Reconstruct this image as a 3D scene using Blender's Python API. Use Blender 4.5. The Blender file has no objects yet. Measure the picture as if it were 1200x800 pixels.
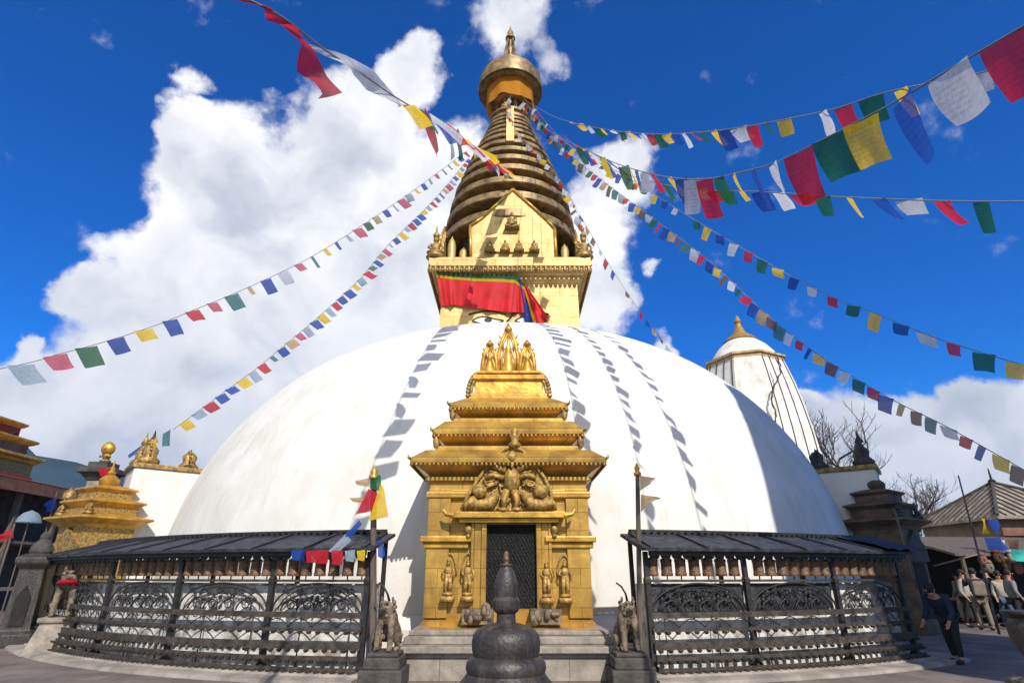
import bpy, math, random
from mathutils import Vector, Matrix
R_ = math.radians
SC = bpy.context.scene
COL = SC.collection
random.seed(7)

# ------------------------------------------------------------------ camera
F, TH, EYE = 677.0, R_(21.9), 1.6
cth, sth = math.cos(TH), math.sin(TH)
cd = bpy.data.cameras.new('camera'); cam = bpy.data.objects.new('camera', cd); COL.objects.link(cam)
cam.location = (0, 0, EYE); cam.rotation_euler = (R_(90) + TH, 0, 0)
cd.sensor_width = 36; cd.lens = 36 * F / 1200; cd.clip_end = 20000; cd.clip_start = .05
SC.camera = cam
SC.render.resolution_x = 1024; SC.render.resolution_y = 682
SC.view_settings.view_transform = 'Standard'; SC.view_settings.look = 'None'
SC.view_settings.exposure = 0.22; SC.view_settings.gamma = 1

def ray(px, py):
    u = (px - 600) / F; v = (400 - py) / F
    return Vector((u, cth - v * sth, sth + v * cth))
def at(px, py, Y):
    r = ray(px, py); return Vector((0, 0, EYE)) + r * (Y / r.y)
def at_dist(px, py, d): return Vector((0, 0, EYE)) + ray(px, py).normalized() * d

SUN_AZ, SUN_EL = 18.0, 40.0
sundir = Vector((math.sin(R_(SUN_AZ)) * math.cos(R_(SUN_EL)), -math.cos(R_(SUN_AZ)) * math.cos(R_(SUN_EL)), math.sin(R_(SUN_EL))))

# ------------------------------------------------------------------ world
W = bpy.data.worlds.new('World'); SC.world = W; W.use_nodes = True
def build_world():
    nt = W.node_tree; N = nt.nodes; L = nt.links; N.clear()
    def nd(t, **k):
        n = N.new(t)
        for a, b in k.items(): setattr(n, a, b)
        return n
    def math_(op, a, b=None, c=None, clamp=False):
        n = nd('ShaderNodeMath', operation=op, use_clamp=clamp)
        for i, v in enumerate((a, b, c)):
            if v is None: continue
            if isinstance(v, (int, float)): n.inputs[i].default_value = v
            else: L.new(v, n.inputs[i])
        return n.outputs[0]
    def mixc(f, a, b, mode='MIX'):
        n = nd('ShaderNodeMix', data_type='RGBA', blend_type=mode)
        for i, v in ((0, f), (6, a), (7, b)):
            if isinstance(v, (int, float)): n.inputs[i].default_value = v
            elif isinstance(v, tuple): n.inputs[i].default_value = (*v, 1)
            else: L.new(v, n.inputs[i])
        return n.outputs[2]
    out = nd('ShaderNodeOutputWorld'); bg = nd('ShaderNodeBackground'); bg.inputs[1].default_value = 0.1
    L.new(bg.outputs[0], out.inputs[0])
    sky = nd('ShaderNodeTexSky', sky_type='NISHITA'); sky.sun_disc = False
    sky.sun_elevation = R_(SUN_EL); sky.sun_rotation = R_(180 - SUN_AZ)
    sky.altitude = 1400; sky.air_density = 1.0; sky.dust_density = .2; sky.ozone_density = 3
    hs = nd('ShaderNodeHueSaturation'); hs.inputs['Saturation'].default_value = 1.45; hs.inputs['Value'].default_value = 1.0
    L.new(sky.outputs[0], hs.inputs['Color'])
    skyc = mixc(1.0, hs.outputs[0], (.16, 1.0, 1.52), 'MULTIPLY')
    tc = nd('ShaderNodeTexCoord'); d = tc.outputs['Generated']
    # warped direction for ragged cloud edges
    nz = nd('ShaderNodeTexNoise'); nz.inputs['Scale'].default_value = 5.5; nz.inputs['Detail'].default_value = 9; nz.inputs['Roughness'].default_value = .56
    L.new(d, nz.inputs['Vector'])
    sub = nd('ShaderNodeVectorMath', operation='SUBTRACT'); L.new(nz.outputs['Color'], sub.inputs[0]); sub.inputs[1].default_value = (.5, .5, .5)
    sc_ = nd('ShaderNodeVectorMath', operation='SCALE'); L.new(sub.outputs[0], sc_.inputs[0]); sc_.inputs['Scale'].default_value = .20
    ad = nd('ShaderNodeVectorMath', operation='ADD'); L.new(d, ad.inputs[0]); L.new(sc_.outputs[0], ad.inputs[1])
    nm = nd('ShaderNodeVectorMath', operation='NORMALIZE'); L.new(ad.outputs[0], nm.inputs[0]); wd = nm.outputs[0]
    blobs = [(310,215,85,1),(405,165,75,1),(245,235,75,1),(225,150,34,.8),(430,330,150,.88),(300,350,120,.82),(170,300,60,1),(95,345,36,.8),
             (480,85,40,.85),(455,125,40,.8),(500,260,100,.85),(180,400,90,.75),(100,470,70,.62),(180,500,140,.72),(350,470,150,.8),(15,405,22,.7),(-20,500,90,.8),(30,450,60,.7),
             (600,12,48,.62),(640,60,26,.45),(222,92,22,.5),(700,235,44,.72),(735,205,34,.55),(690,300,52,.75),(700,370,45,.85),(770,314,14,.55),(790,405,16,.6),
             (755,185,20,.45),(1125,478,50,1),(1080,505,60,.95),(1180,505,80,.95),(1000,520,75,.85),(960,490,35,.8),(1050,560,100,.9),(1180,580,120,.9),
             (900,560,90,.7),(1300,500,100,.9),(60,560,110,.75)]
    acc = None
    dirs = []
    for px, py, rad, wgt in blobs:
        v = ray(px, py).normalized(); r2 = ray(px + rad, py).normalized()
        dirs.append((v, math.acos(max(-1, min(1, v.dot(r2)))), wgt))
    # added unseen clouds behind and beside the viewer, a neutral fill for the shadows
    for az, el, an in ((165, 20, 20), (-140, 32, 26), (-100, 25, 20)):
        dirs.append((Vector((math.sin(R_(az))*math.cos(R_(el)), math.cos(R_(az))*math.cos(R_(el)), math.sin(R_(el)))), R_(an), 1))
    for v, ang, wgt in dirs:
        dn = nd('ShaderNodeVectorMath', operation='DOT_PRODUCT'); L.new(wd, dn.inputs[0]); dn.inputs[1].default_value = v
        mr = nd('ShaderNodeMapRange'); mr.inputs[1].default_value = math.cos(ang * 1.35); mr.inputs[2].default_value = math.cos(ang * .25)
        mr.inputs[3].default_value = 0; mr.inputs[4].default_value = wgt
        L.new(dn.outputs['Value'], mr.inputs[0])
        acc = mr.outputs[0] if acc is None else math_('MAXIMUM', acc, math_('ADD', mr.outputs[0], math_('MULTIPLY', acc, .35)))
    # fractal break up
    n2 = nd('ShaderNodeTexNoise'); n2.inputs['Scale'].default_value = 13; n2.inputs['Detail'].default_value = 10; n2.inputs['Roughness'].default_value = .6
    L.new(d, n2.inputs['Vector'])
    dens = math_('ADD', acc, math_('MULTIPLY', math_('SUBTRACT', n2.outputs[0], .5), 1.25))
    a = nd('ShaderNodeMapRange', interpolation_type='SMOOTHSTEP'); a.inputs[1].default_value = .12; a.inputs[2].default_value = .55
    L.new(dens, a.inputs[0]); alpha = a.outputs[0]
    # shading: the lower, thicker parts greyer, billows by noise sampled toward the light
    n3 = nd('ShaderNodeTexNoise'); n3.inputs['Scale'].default_value = 6; n3.inputs['Detail'].default_value = 6; n3.inputs['Roughness'].default_value = .5
    off = nd('ShaderNodeVectorMath', operation='ADD'); L.new(wd, off.inputs[0]); off.inputs[1].default_value = (.9, .2, .3); L.new(off.outputs[0], n3.inputs['Vector'])
    sp = nd('ShaderNodeSeparateXYZ'); L.new(d, sp.inputs[0])
    hz = nd('ShaderNodeMapRange'); hz.inputs[1].default_value = .02; hz.inputs[2].default_value = .55; hz.inputs[3].default_value = .55; hz.inputs[4].default_value = 1.0
    L.new(sp.outputs[2], hz.inputs[0])
    sh = nd('ShaderNodeMapRange', interpolation_type='SMOOTHSTEP'); sh.inputs[1].default_value = .3; sh.inputs[2].default_value = .62
    L.new(n3.outputs[0], sh.inputs[0])
    edge = nd('ShaderNodeMapRange', interpolation_type='SMOOTHSTEP'); edge.inputs[1].default_value = .55; edge.inputs[2].default_value = 1.5; edge.inputs[3].default_value = 1; edge.inputs[4].default_value = .45
    L.new(dens, edge.inputs[0])
    lit = math_('MULTIPLY', math_('ADD', math_('MULTIPLY', sh.outputs[0], .6), math_('MULTIPLY', edge.outputs[0], .45)), hz.outputs[0], clamp=True)
    cc = mixc(lit, (3.1, 3.6, 4.8), (9.3, 9.3, 9.5))
    fin = mixc(alpha, skyc, cc)
    L.new(fin, bg.inputs[0])
build_world()
sl = bpy.data.lights.new('sun', 'SUN'); sl.energy = 4.6; sl.angle = R_(.5); sl.color = (1, .955, .88)
so = bpy.data.objects.new('sun', sl); COL.objects.link(so); so.location = (20, -60, 60)
so.rotation_euler = sundir.to_track_quat('Z', 'Y').to_euler()

# ------------------------------------------------------------------ materials
def add_print(m, k=.5):
    nt = m.node_tree; N = nt.nodes; L = nt.links; b = N['Principled BSDF']
    src = b.inputs['Base Color'].links[0].from_socket
    tc = N.new('ShaderNodeTexCoord'); sx = N.new('ShaderNodeSeparateXYZ'); L.new(tc.outputs['Object'], sx.inputs[0])
    def mt(op, a, b_=None):
        n = N.new('ShaderNodeMath'); n.operation = op
        for i, v in enumerate((a, b_)):
            if v is None: continue
            if isinstance(v, (int, float)): n.inputs[i].default_value = v
            else: L.new(v, n.inputs[i])
        return n.outputs[0]
    rows = mt('GREATER_THAN', mt('SINE', mt('MULTIPLY', sx.outputs[2], 62.0)), .1)
    mp = N.new('ShaderNodeMapping'); mp.inputs['Scale'].default_value = (34, 1, 10); L.new(tc.outputs['Object'], mp.inputs[0])
    nz = N.new('ShaderNodeTexNoise'); nz.inputs['Scale'].default_value = 1; nz.inputs['Detail'].default_value = 1; L.new(mp.outputs[0], nz.inputs['Vector'])
    ink = mt('MULTIPLY', rows, mt('GREATER_THAN', nz.outputs[0], .47))
    inx = mt('LESS_THAN', mt('ABSOLUTE', sx.outputs[0]), .37); inz = mt('LESS_THAN', mt('ABSOLUTE', mt('ADD', sx.outputs[2], .5)), .36)
    f = mt('MULTIPLY', mt('MULTIPLY', ink, k), mt('MULTIPLY', inx, inz))
    x = N.new('ShaderNodeMix'); x.data_type = 'RGBA'; x.blend_type = 'MULTIPLY'; L.new(f, x.inputs[0]); L.new(src, x.inputs[6]); x.inputs[7].default_value = (.12, .11, .13, 1)
    L.new(x.outputs[2], b.inputs['Base Color'])
    for n in N:
        if n.type == 'BSDF_TRANSLUCENT': L.new(x.outputs[2], n.inputs[0])
def mat(name, c1, c2=None, scale=3.0, rough=.7, metal=0.0, bump=.0, bscale=None, detail=6, brick=None, streak=None, transl=0, contrast=(.35, .65), stretch=(1, 1, 1), spec=.5, thin=0):
    m = bpy.data.materials.new(name); m.use_nodes = True
    nt = m.node_tree; N = nt.nodes; L = nt.links; b = N['Principled BSDF']
    b.inputs['Roughness'].default_value = rough; b.inputs['Metallic'].default_value = metal
    b.inputs['Specular IOR Level'].default_value = spec
    c2 = c2 or tuple(x * .75 for x in c1)
    tc = N.new('ShaderNodeTexCoord'); mp = N.new('ShaderNodeMapping'); mp.inputs['Scale'].default_value = stretch
    L.new(tc.outputs['Object'], mp.inputs[0]); vec = mp.outputs[0]
    n = N.new('ShaderNodeTexNoise'); n.inputs['Scale'].default_value = scale; n.inputs['Detail'].default_value = detail; n.inputs['Roughness'].default_value = .6
    L.new(vec, n.inputs['Vector'])
    mr = N.new('ShaderNodeMapRange'); mr.inputs[1].default_value = contrast[0]; mr.inputs[2].default_value = contrast[1]; L.new(n.outputs[0], mr.inputs[0])
    mx = N.new('ShaderNodeMix'); mx.data_type = 'RGBA'; mx.inputs[6].default_value = (*c2, 1); mx.inputs[7].default_value = (*c1, 1)
    L.new(mr.outputs[0], mx.inputs[0]); col = mx.outputs[2]
    hgt = None
    if streak:
        mp2 = N.new('ShaderNodeMapping'); mp2.inputs['Scale'].default_value = streak['sc']; L.new(tc.outputs['Object'], mp2.inputs[0])
        n2 = N.new('ShaderNodeTexNoise'); n2.inputs['Scale'].default_value = 1; n2.inputs['Detail'].default_value = 5; n2.inputs['Roughness'].default_value = .65; L.new(mp2.outputs[0], n2.inputs['Vector'])
        m2 = N.new('ShaderNodeMapRange'); m2.inputs[1].default_value = streak.get('lo', .55); m2.inputs[2].default_value = streak.get('hi', .75); m2.inputs[4].default_value = streak.get('amt', .5); L.new(n2.outputs[0], m2.inputs[0])
        x2 = N.new('ShaderNodeMix'); x2.data_type = 'RGBA'; L.new(m2.outputs[0], x2.inputs[0]); L.new(col, x2.inputs[6]); x2.inputs[7].default_value = (*streak['c'], 1); col = x2.outputs[2]
        hgt = n2.outputs[0]
    if brick:
        sx = N.new('ShaderNodeSeparateXYZ'); L.new(tc.outputs['Object'], sx.inputs[0])
        cb = N.new('ShaderNodeCombineXYZ')
        if brick.get('flat'): L.new(sx.outputs[0], cb.inputs[0]); L.new(sx.outputs[1], cb.inputs[1])
        else:
            ad = N.new('ShaderNodeMath'); ad.operation = 'ADD'; L.new(sx.outputs[0], ad.inputs[0]); L.new(sx.outputs[1], ad.inputs[1])
            L.new(ad.outputs[0], cb.inputs[0]); L.new(sx.outputs[2], cb.inputs[1])
        bk = N.new('ShaderNodeTexBrick'); bk.inputs['Scale'].default_value = 1; bk.inputs['Brick Width'].default_value = brick['w']; bk.inputs['Row Height'].default_value = brick['h']
        bk.inputs['Mortar Size'].default_value = brick.get('m', .008); bk.inputs['Mortar Smooth'].default_value = .3
        k = brick.get('var', .85)
        bk.inputs['Color1'].default_value = (1, 1, 1, 1); bk.inputs['Color2'].default_value = (k, k, k, 1); d_ = brick.get('mc', .35); bk.inputs['Mortar'].default_value = (d_, d_, d_, 1)
        L.new(cb.outputs[0], bk.inputs['Vector'])
        x3 = N.new('ShaderNodeMix'); x3.data_type = 'RGBA'; x3.blend_type = 'MULTIPLY'; x3.inputs[0].default_value = 1
        L.new(col, x3.inputs[6]); L.new(bk.outputs[0], x3.inputs[7]); col = x3.outputs[2]
    L.new(col, b.inputs['Base Color'])
    if bump:
        bn = N.new('ShaderNodeTexNoise'); bn.inputs['Scale'].default_value = bscale or scale * 4; bn.inputs['Detail'].default_value = 6; L.new(vec, bn.inputs['Vector'])
        bp = N.new('ShaderNodeBump'); bp.inputs['Strength'].default_value = bump; bp.inputs['Distance'].default_value = .03
        L.new(bn.outputs[0], bp.inputs['Height']); L.new(bp.outputs[0], b.inputs['Normal'])
    if transl:
        tr = N.new('ShaderNodeBsdfTranslucent'); L.new(col, tr.inputs[0]); ms = N.new('ShaderNodeMixShader'); ms.inputs[0].default_value = transl
        L.new(b.outputs[0], ms.inputs[1]); L.new(tr.outputs[0], ms.inputs[2]); L.new(ms.outputs[0], N['Material Output'].inputs[0])
    if thin:
        out = N['Material Output']; src = out.inputs[0].links[0].from_socket
        tp = N.new('ShaderNodeBsdfTransparent'); ms = N.new('ShaderNodeMixShader'); ms.inputs[0].default_value = thin
        L.new(src, ms.inputs[1]); L.new(tp.outputs[0], ms.inputs[2]); L.new(ms.outputs[0], out.inputs[0])
    return m
M = {}
M['white'] = mat('whitewash', (.71, .685, .64), (.62, .59, .53), scale=.7, rough=.9, bump=.8, bscale=1.6, spec=.1,
                 streak=dict(sc=(2.6, 2.6, .14), lo=.50, hi=.80, amt=.6, c=(.46, .42, .34)))
M['white2'] = mat('old_whitewash', (.80, .78, .73), (.6, .55, .47), scale=1.5, rough=.9, bump=.3, bscale=6, spec=.1,
                  streak=dict(sc=(3, 3, .4), lo=.5, hi=.75, amt=.6, c=(.42, .36, .28)))
M['plaster'] = mat('stained_plaster', (.66, .63, .58), (.25, .22, .2), scale=4, rough=.9, bump=.6, bscale=14, spec=.1, contrast=(.36, .56))
M['gold'] = mat('gilt_copper', (.70, .40, .06), (.36, .19, .03), scale=3.2, rough=.42, metal=.45, bump=.35, bscale=9,
                streak=dict(sc=(7, 7, 1.2), lo=.58, hi=.8, amt=.55, c=(.20, .12, .05)))
M['goldp'] = mat('gilt_copper_sheets', (.68, .40, .075), (.36, .195, .035), scale=1.7, rough=.42, metal=.45, bump=.28, bscale=6,
                 brick=dict(w=.9, h=.34, m=.006, var=.84, mc=.35), streak=dict(sc=(6, 6, .9), lo=.50, hi=.8, amt=.7, c=(.20, .12, .05)))
M['golddk'] = mat('tarnished_brass', (.50, .31, .085), (.13, .085, .035), scale=9, rough=.5, metal=.45, bump=.6, bscale=30)
M['oldgold'] = mat('rubbed_old_gilt', (.56, .34, .08), (.16, .10, .035), scale=16, rough=.55, metal=.35, bump=.5, bscale=40)
M['pale'] = mat('pale_gilt_sheets', (.70, .49, .19), (.50, .32, .10), scale=1.6, rough=.5, metal=.3, bump=.35, bscale=5,
                brick=dict(w=.85, h=.5, m=.012, var=.84, mc=.5), streak=dict(sc=(3, 3, .5), lo=.55, hi=.8, amt=.5, c=(.33, .22, .10)))
M['palering'] = mat('weathered_gilt_rings', (.40, .26, .095), (.11, .07, .032), scale=2.2, rough=.5, metal=.3, bump=.35, bscale=6,
                    streak=dict(sc=(1.5, 1.5, 6), lo=.5, hi=.75, amt=.6, c=(.15, .10, .06)))
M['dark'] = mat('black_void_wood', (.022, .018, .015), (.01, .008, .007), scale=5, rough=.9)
M['iron'] = mat('dark_iron', (.035, .032, .030), (.014, .013, .013), scale=12, rough=.55, metal=.2, bump=.3)
M['ironbr'] = mat('worn_brown_iron', (.085, .062, .046), (.02, .017, .015), scale=7, rough=.6, metal=.1, bump=.4)
M['roofm'] = mat('weathered_black_roof_sheet', (.055, .058, .064), (.014, .015, .018), scale=6, rough=.6, bump=.6, bscale=18, contrast=(.4, .7))
M['wood'] = mat('grey_weathered_wood', (.15, .115, .09), (.06, .048, .038), scale=3, rough=.8, bump=.5, stretch=(6, 6, 1))
M['brownwood'] = mat('reddish_brown_timber', (.23, .10, .06), (.12, .055, .035), scale=3, rough=.8, bump=.3)
M['wheel'] = mat('tarnished_copper_wheel', (.23, .13, .062), (.08, .045, .028), scale=14, rough=.5, metal=.35, bump=.6, bscale=45)
M['bstone'] = mat('black_polished_stone', (.050, .039, .033), (.020, .016, .014), scale=5, rough=.48, bump=.4, bscale=22,
                  streak=dict(sc=(8, 8, 1.4), lo=.5, hi=.75, amt=.6, c=(.12, .095, .08)))
M['stone'] = mat('grey_stone', (.35, .30, .24), (.17, .145, .115), scale=3.5, rough=.85, bump=.6, bscale=15,
                 streak=dict(sc=(5, 5, .9), lo=.5, hi=.75, amt=.5, c=(.10, .09, .08)))
M['stoned'] = mat('dark_grey_stone', (.085, .074, .064), (.035, .031, .027), scale=3.5, rough=.8, bump=.7, bscale=15)
M['lion'] = mat('stained_brown_stone', (.26, .19, .115), (.045, .036, .03), scale=8, rough=.7, bump=.7, bscale=26)
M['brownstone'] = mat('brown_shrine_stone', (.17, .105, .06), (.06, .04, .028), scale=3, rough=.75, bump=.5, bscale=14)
M['kerb'] = mat('pale_kerb_stone', (.34, .295, .245), (.19, .165, .14), scale=2.5, rough=.85, bump=.5, bscale=14)
M['pave'] = mat('stone_paving', (.225, .18, .15), (.12, .095, .08), scale=.9, rough=.85, bump=.5, bscale=9, brick=dict(w=.9, h=.6, m=.015, var=.78, mc=.5, flat=True))
M['earth'] = mat('distant_ground', (.12, .11, .08), (.07, .07, .05), scale=.02, rough=.95)
M['redpaint'] = mat('red_painted_wall', (.38, .025, .018), (.24, .02, .015), scale=2, rough=.7)
M['mount'] = mat('wooded_hill', (.028, .045, .048), (.018, .03, .032), scale=.012, rough=1, spec=0)
M['bark'] = mat('grey_bark', (.12, .10, .09), (.06, .05, .045), scale=6, rough=.9)
M['tin'] = mat('weathered_tin_roof', (.40, .345, .27), (.13, .10, .08), scale=1.6, rough=.6, bump=.3, streak=dict(sc=(2, 2, 2), lo=.5, hi=.7, amt=.6, c=(.16, .09, .05)))
M['tanwall'] = mat('tan_wall', (.20, .155, .11), (.11, .085, .065), scale=1.2, rough=.9)
M['redcloth'] = mat('red_silk', (.70, .008, .012), (.5, .006, .01), scale=2, rough=.6, transl=.15)
M['wireg'] = mat('black_chain_curtain', (.03, .03, .03), (.006, .006, .006), scale=38, rough=.35, metal=.5, bump=1, bscale=55)
FL = {}
for k, c in dict(blue=(.012, .075, .42), white=(.72, .72, .76), red=(.62, .012, .03), green=(.012, .14, .055), yellow=(.90, .60, .015),
                 tan=(.55, .37, .16), pink=(.62, .10, .16), pale=(.36, .46, .55), teal=(.05, .2, .2), brown=(.20, .10, .06), orange=(.85, .34, .01)).items():
    FL[k] = mat(k + '_prayer_cloth', c, tuple(x * .8 for x in c), scale=9, rough=.8, transl=.5, bump=.25, bscale=7, thin=.02 if k == 'orange' else .09); add_print(FL[k], .2)
for k, c in dict(skin=(.42, .23, .15), navy=(.012, .02, .05), black=(.012, .012, .014), beige=(.20, .16, .12), jeans=(.06, .09, .16), cream=(.36, .33, .28), maroon=(.22, .03, .03), turq=(.03, .38, .33), grey=(.2, .2, .21)).items():
    M[k] = mat(k + '_cloth', c, scale=8, rough=.8)

# ------------------------------------------------------------------ mesh helpers
class MB:
    def __init__(s): s.v = []; s.f = []
    def add(s, vs, fs):
        o = len(s.v); s.v += [tuple(v) for v in vs]; s.f += [tuple(i + o for i in f) for f in fs]; return s
    def box(s, x0, x1, y0, y1, z0, z1):
        return s.add([(x0,y0,z0),(x1,y0,z0),(x1,y1,z0),(x0,y1,z0),(x0,y0,z1),(x1,y0,z1),(x1,y1,z1),(x0,y1,z1)],
                     [(0,3,2,1),(4,5,6,7),(0,1,5,4),(1,2,6,5),(2,3,7,6),(3,0,4,7)])
    def sq(s, secs, cx=0, cy=0, rot=0, cut=0):
        """stack of square sections (half x, half y, z); cut>0 chamfers the corners"""
        vs = []; c, si = math.cos(rot), math.sin(rot)
        for hx, hy, z in secs:
            if cut:
                k = cut * min(hx, hy)
                p = [(-hx+k,-hy),(hx-k,-hy),(hx,-hy+k),(hx,hy-k),(hx-k,hy),(-hx+k,hy),(-hx,hy-k),(-hx,-hy+k)]
            else: p = [(-hx,-hy),(hx,-hy),(hx,hy),(-hx,hy)]
            vs += [(cx + x*c - y*si, cy + x*si + y*c, z) for x, y in p]
        n = 8 if cut else 4; fs = []
        for i in range(len(secs) - 1):
            for j in range(n): fs.append((i*n+j, i*n+(j+1) % n, (i+1)*n+(j+1) % n, (i+1)*n+j))
        fs.append(tuple(range(n))[::-1]); m = (len(secs)-1)*n; fs.append(tuple(range(m, m+n)))
        return s.add(vs, fs)
    def lathe(s, prof, cx=0, cy=0, n=24, a0=0, a1=2*math.pi, cap=True):
        full = abs(a1 - a0 - 2*math.pi) < 1e-6; m = n if full else n + 1; vs = []; fs = []
        for r, z in prof:
            for j in range(m):
                a = a0 + (a1-a0)*j/n; vs.append((cx + r*math.cos(a), cy + r*math.sin(a), z))
        for i in range(len(prof)-1):
            for j in range(n):
                k = (j+1) % m; fs.append((i*m+j, i*m+k, (i+1)*m+k, (i+1)*m+j))
        if cap and full:
            if prof[0][0] > 1e-4: fs.append(tuple(range(m))[::-1])
            if prof[-1][0] > 1e-4: b = (len(prof)-1)*m; fs.append(tuple(range(b, b+m)))
        return s.add(vs, fs)
    def ell(s, c, r, rot=None, nu=14, nv=9):
        c = Vector(c); mt = rot or Matrix.Identity(3); vs = []; fs = []
        for i in range(nv+1):
            t = math.pi*i/nv
            for j in range(nu):
                a = 2*math.pi*j/nu
                vs.append(c + mt @ Vector((r[0]*math.sin(t)*math.cos(a), r[1]*math.sin(t)*math.sin(a), r[2]*math.cos(t))))
        for i in range(nv):
            for j in range(nu):
                k = (j+1) % nu; fs.append((i*nu+j, (i+1)*nu+j, (i+1)*nu+k, i*nu+k))
        return s.add(vs, fs)
    def tube(s, path, rad, n=6):
        P = [Vector(p) for p in path]; rs = rad if isinstance(rad, (list, tuple)) else [rad]*len(P); vs = []; fs = []
        up = Vector((0, 0, 1)); last = None
        for i, p in enumerate(P):
            t = (P[min(i+1, len(P)-1)] - P[max(i-1, 0)]).normalized()
            if last is None: a = t.cross(up); a = t.cross(Vector((1, 0, 0))) if a.length < .1 else a
            else: a = last - t*last.dot(t)
            a.normalize(); last = a; b = t.cross(a)
            for j in range(n):
                q = 2*math.pi*j/n; vs.append(p + (a*math.cos(q) + b*math.sin(q))*rs[i])
        for i in range(len(P)-1):
            for j in range(n):
                k = (j+1) % n; fs.append((i*n+j, i*n+k, (i+1)*n+k, (i+1)*n+j))
        fs.append(tuple(range(n))[::-1]); m = (len(P)-1)*n; fs.append(tuple(range(m, m+n)))
        return s.add(vs, fs)
    def prism(s, out, y0, y1, o=(0, 0, 0), ax=(1, 0, 0), ay=(0, 1, 0)):
        """outline in the (ax, z) plane pushed from y0 to y1 along ay"""
        o, ax, ay = Vector(o), Vector(ax), Vector(ay); n = len(out); vs = []
        for y in (y0, y1):
            for x, z in out: vs.append(o + ax*x + ay*y + Vector((0, 0, z)))
        fs = [tuple(range(n)), tuple(range(n, 2*n))[::-1]] + [(j, n+j, n+(j+1) % n, (j+1) % n) for j in range(n)]
        return s.add(vs, fs)
    def arc(s, sec, a0, a1, n, c=None, closed=True):
        """cross-section of (r,z) points swept round the dome axis, angles from the -y direction"""
        m = len(sec); vs = []; fs = []
        for i in range(n+1):
            a = a0 + (a1-a0)*i/n
            for r, z in sec: vs.append(PP(a, r, z))
        for i in range(n):
            for j in range(m if closed else m-1):
                k = (j+1) % m; fs.append((i*m+j, (i+1)*m+j, (i+1)*m+k, i*m+k))
        if closed: fs.append(tuple(range(m))); fs.append(tuple(range(n*m, n*m+m))[::-1])
        return s.add(vs, fs)
    def xf(s, mt, i0=0):
        s.v = s.v[:i0] + [tuple(mt @ Vector(v)) for v in s.v[i0:]]; return s
    def build(s, name, m, parent=None, smooth=False, bevel=0, loc=None):
        me = bpy.data.meshes.new(name); me.from_pydata(s.v, [], s.f); me.update()
        import bmesh
        b = bmesh.new(); b.from_mesh(me); bmesh.ops.recalc_face_normals(b, faces=b.faces); b.to_mesh(me); b.free()
        if smooth:
            me.shade_smooth() if smooth is True else me.set_sharp_from_angle(angle=R_(smooth))
            if smooth is not True:
                for p in me.polygons: p.use_smooth = True
        me.materials.append(m)
        o = bpy.data.objects.new(name, me); COL.objects.link(o)
        if parent: o.parent = parent
        if bevel:
            bv = o.modifiers.new('bevel', 'BEVEL'); bv.width = bevel; bv.segments = 2; bv.limit_method = 'ANGLE'; bv.angle_limit = R_(40)
        if loc is not None: o.location = loc
        return o
def meta(o, label, cat, group=None, kind=None):
    if label: o['label'] = label
    if cat: o['category'] = cat
    if group: o['group'] = group
    if kind: o['kind'] = kind
    return o
def thing(name, label, cat, loc=(0, 0, 0), rz=0, group=None):
    o = bpy.data.objects.new(name, None); COL.objects.link(o); o.location = loc; o.rotation_euler = (0, 0, rz); o.empty_display_size = .3
    return meta(o, label, cat, group)
def struct(name, mb, m, **k):
    o = mb.build(name, m, **k); o['kind'] = 'structure'; return o
def place(parts, root):
    """parts built in world space become children of root kept in place"""
    inv = Matrix.LocRotScale(root.location, root.rotation_euler, root.scale).inverted()
    for p in parts:
        p.parent = root; p.matrix_parent_inverse = inv
def inst(src, name, parent, mt, material=None):
    o = bpy.data.objects.new(name, src); COL.objects.link(o); o.parent = parent; o.matrix_local = mt
    if material is not None:
        o.material_slots[0].link = 'OBJECT'; o.material_slots[0].material = material
    return o
def dup(root, loc, rz, label=None):
    r = root.copy(); COL.objects.link(r); r.location = loc; r.rotation_euler = (0, 0, rz)
    if label: r['label'] = label
    for ch in list(root.children):
        c = ch.copy(); COL.objects.link(c); c.parent = r
        for g in ch.children:
            d = g.copy(); COL.objects.link(d); d.parent = c
    return r

CX, CY = -.1, 26.0
def PP(a, r, z): return Vector((CX + r*math.sin(a), CY - r*math.cos(a), z))
def dome_r(z):
    t = min(1, max(0, (z - .8)/10.37)); return 12.9*(1 - t**2.054)**(1/2.473)

# ------------------------------------------------------------------ ground and hills
g = MB(); n = 60
g.add([(-2600, -1500, -.006), (2600, -1500, -.006), (2600, 2300, -.006), (-2600, 2300, -.006)], [(0, 1, 2, 3)])
struct('ground', g, M['earth'])
struct('courtyard_paving', MB().box(-45, 45, -25, 70, -.3, 0.0), M['pave'])
hb = MB(); pts = []
prof = [(-4200, 380), (-3600, 560), (-3000, 640), (-2600, 600), (-2250, 520), (-1900, 380), (-1500, 260), (-900, 200), (-200, 150), (700, 170), (1600, 140), (2600, 200), (3600, 160), (4600, 120)]
rnd = random.Random(3)
rows = []
XS = [-4200 + 8800*i/80 for i in range(81)]
def hp(x):
    for (a, b), (c, d) in zip(prof, prof[1:]):
        if a <= x <= c: return b + (d-b)*(x-a)/(c-a)
    return 100
for k, (yy, f) in enumerate(((2500, 0), (2700, .45), (2900, .8), (3100, 1), (3500, .6), (4100, 0))):
    rows.append([(x*.5, yy*.5, -2 + hp(x)*.53*f*(1 + .10*rnd.uniform(-1, 1)) if f else -2) for x in XS])
hv = [p for r in rows for p in r]; m_ = len(XS)
hf = [(i*m_+j, i*m_+j+1, (i+1)*m_+j+1, (i+1)*m_+j) for i in range(len(rows)-1) for j in range(m_-1)]
struct('hills', MB().add(hv, hf), M['mount'], smooth=True)

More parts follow.
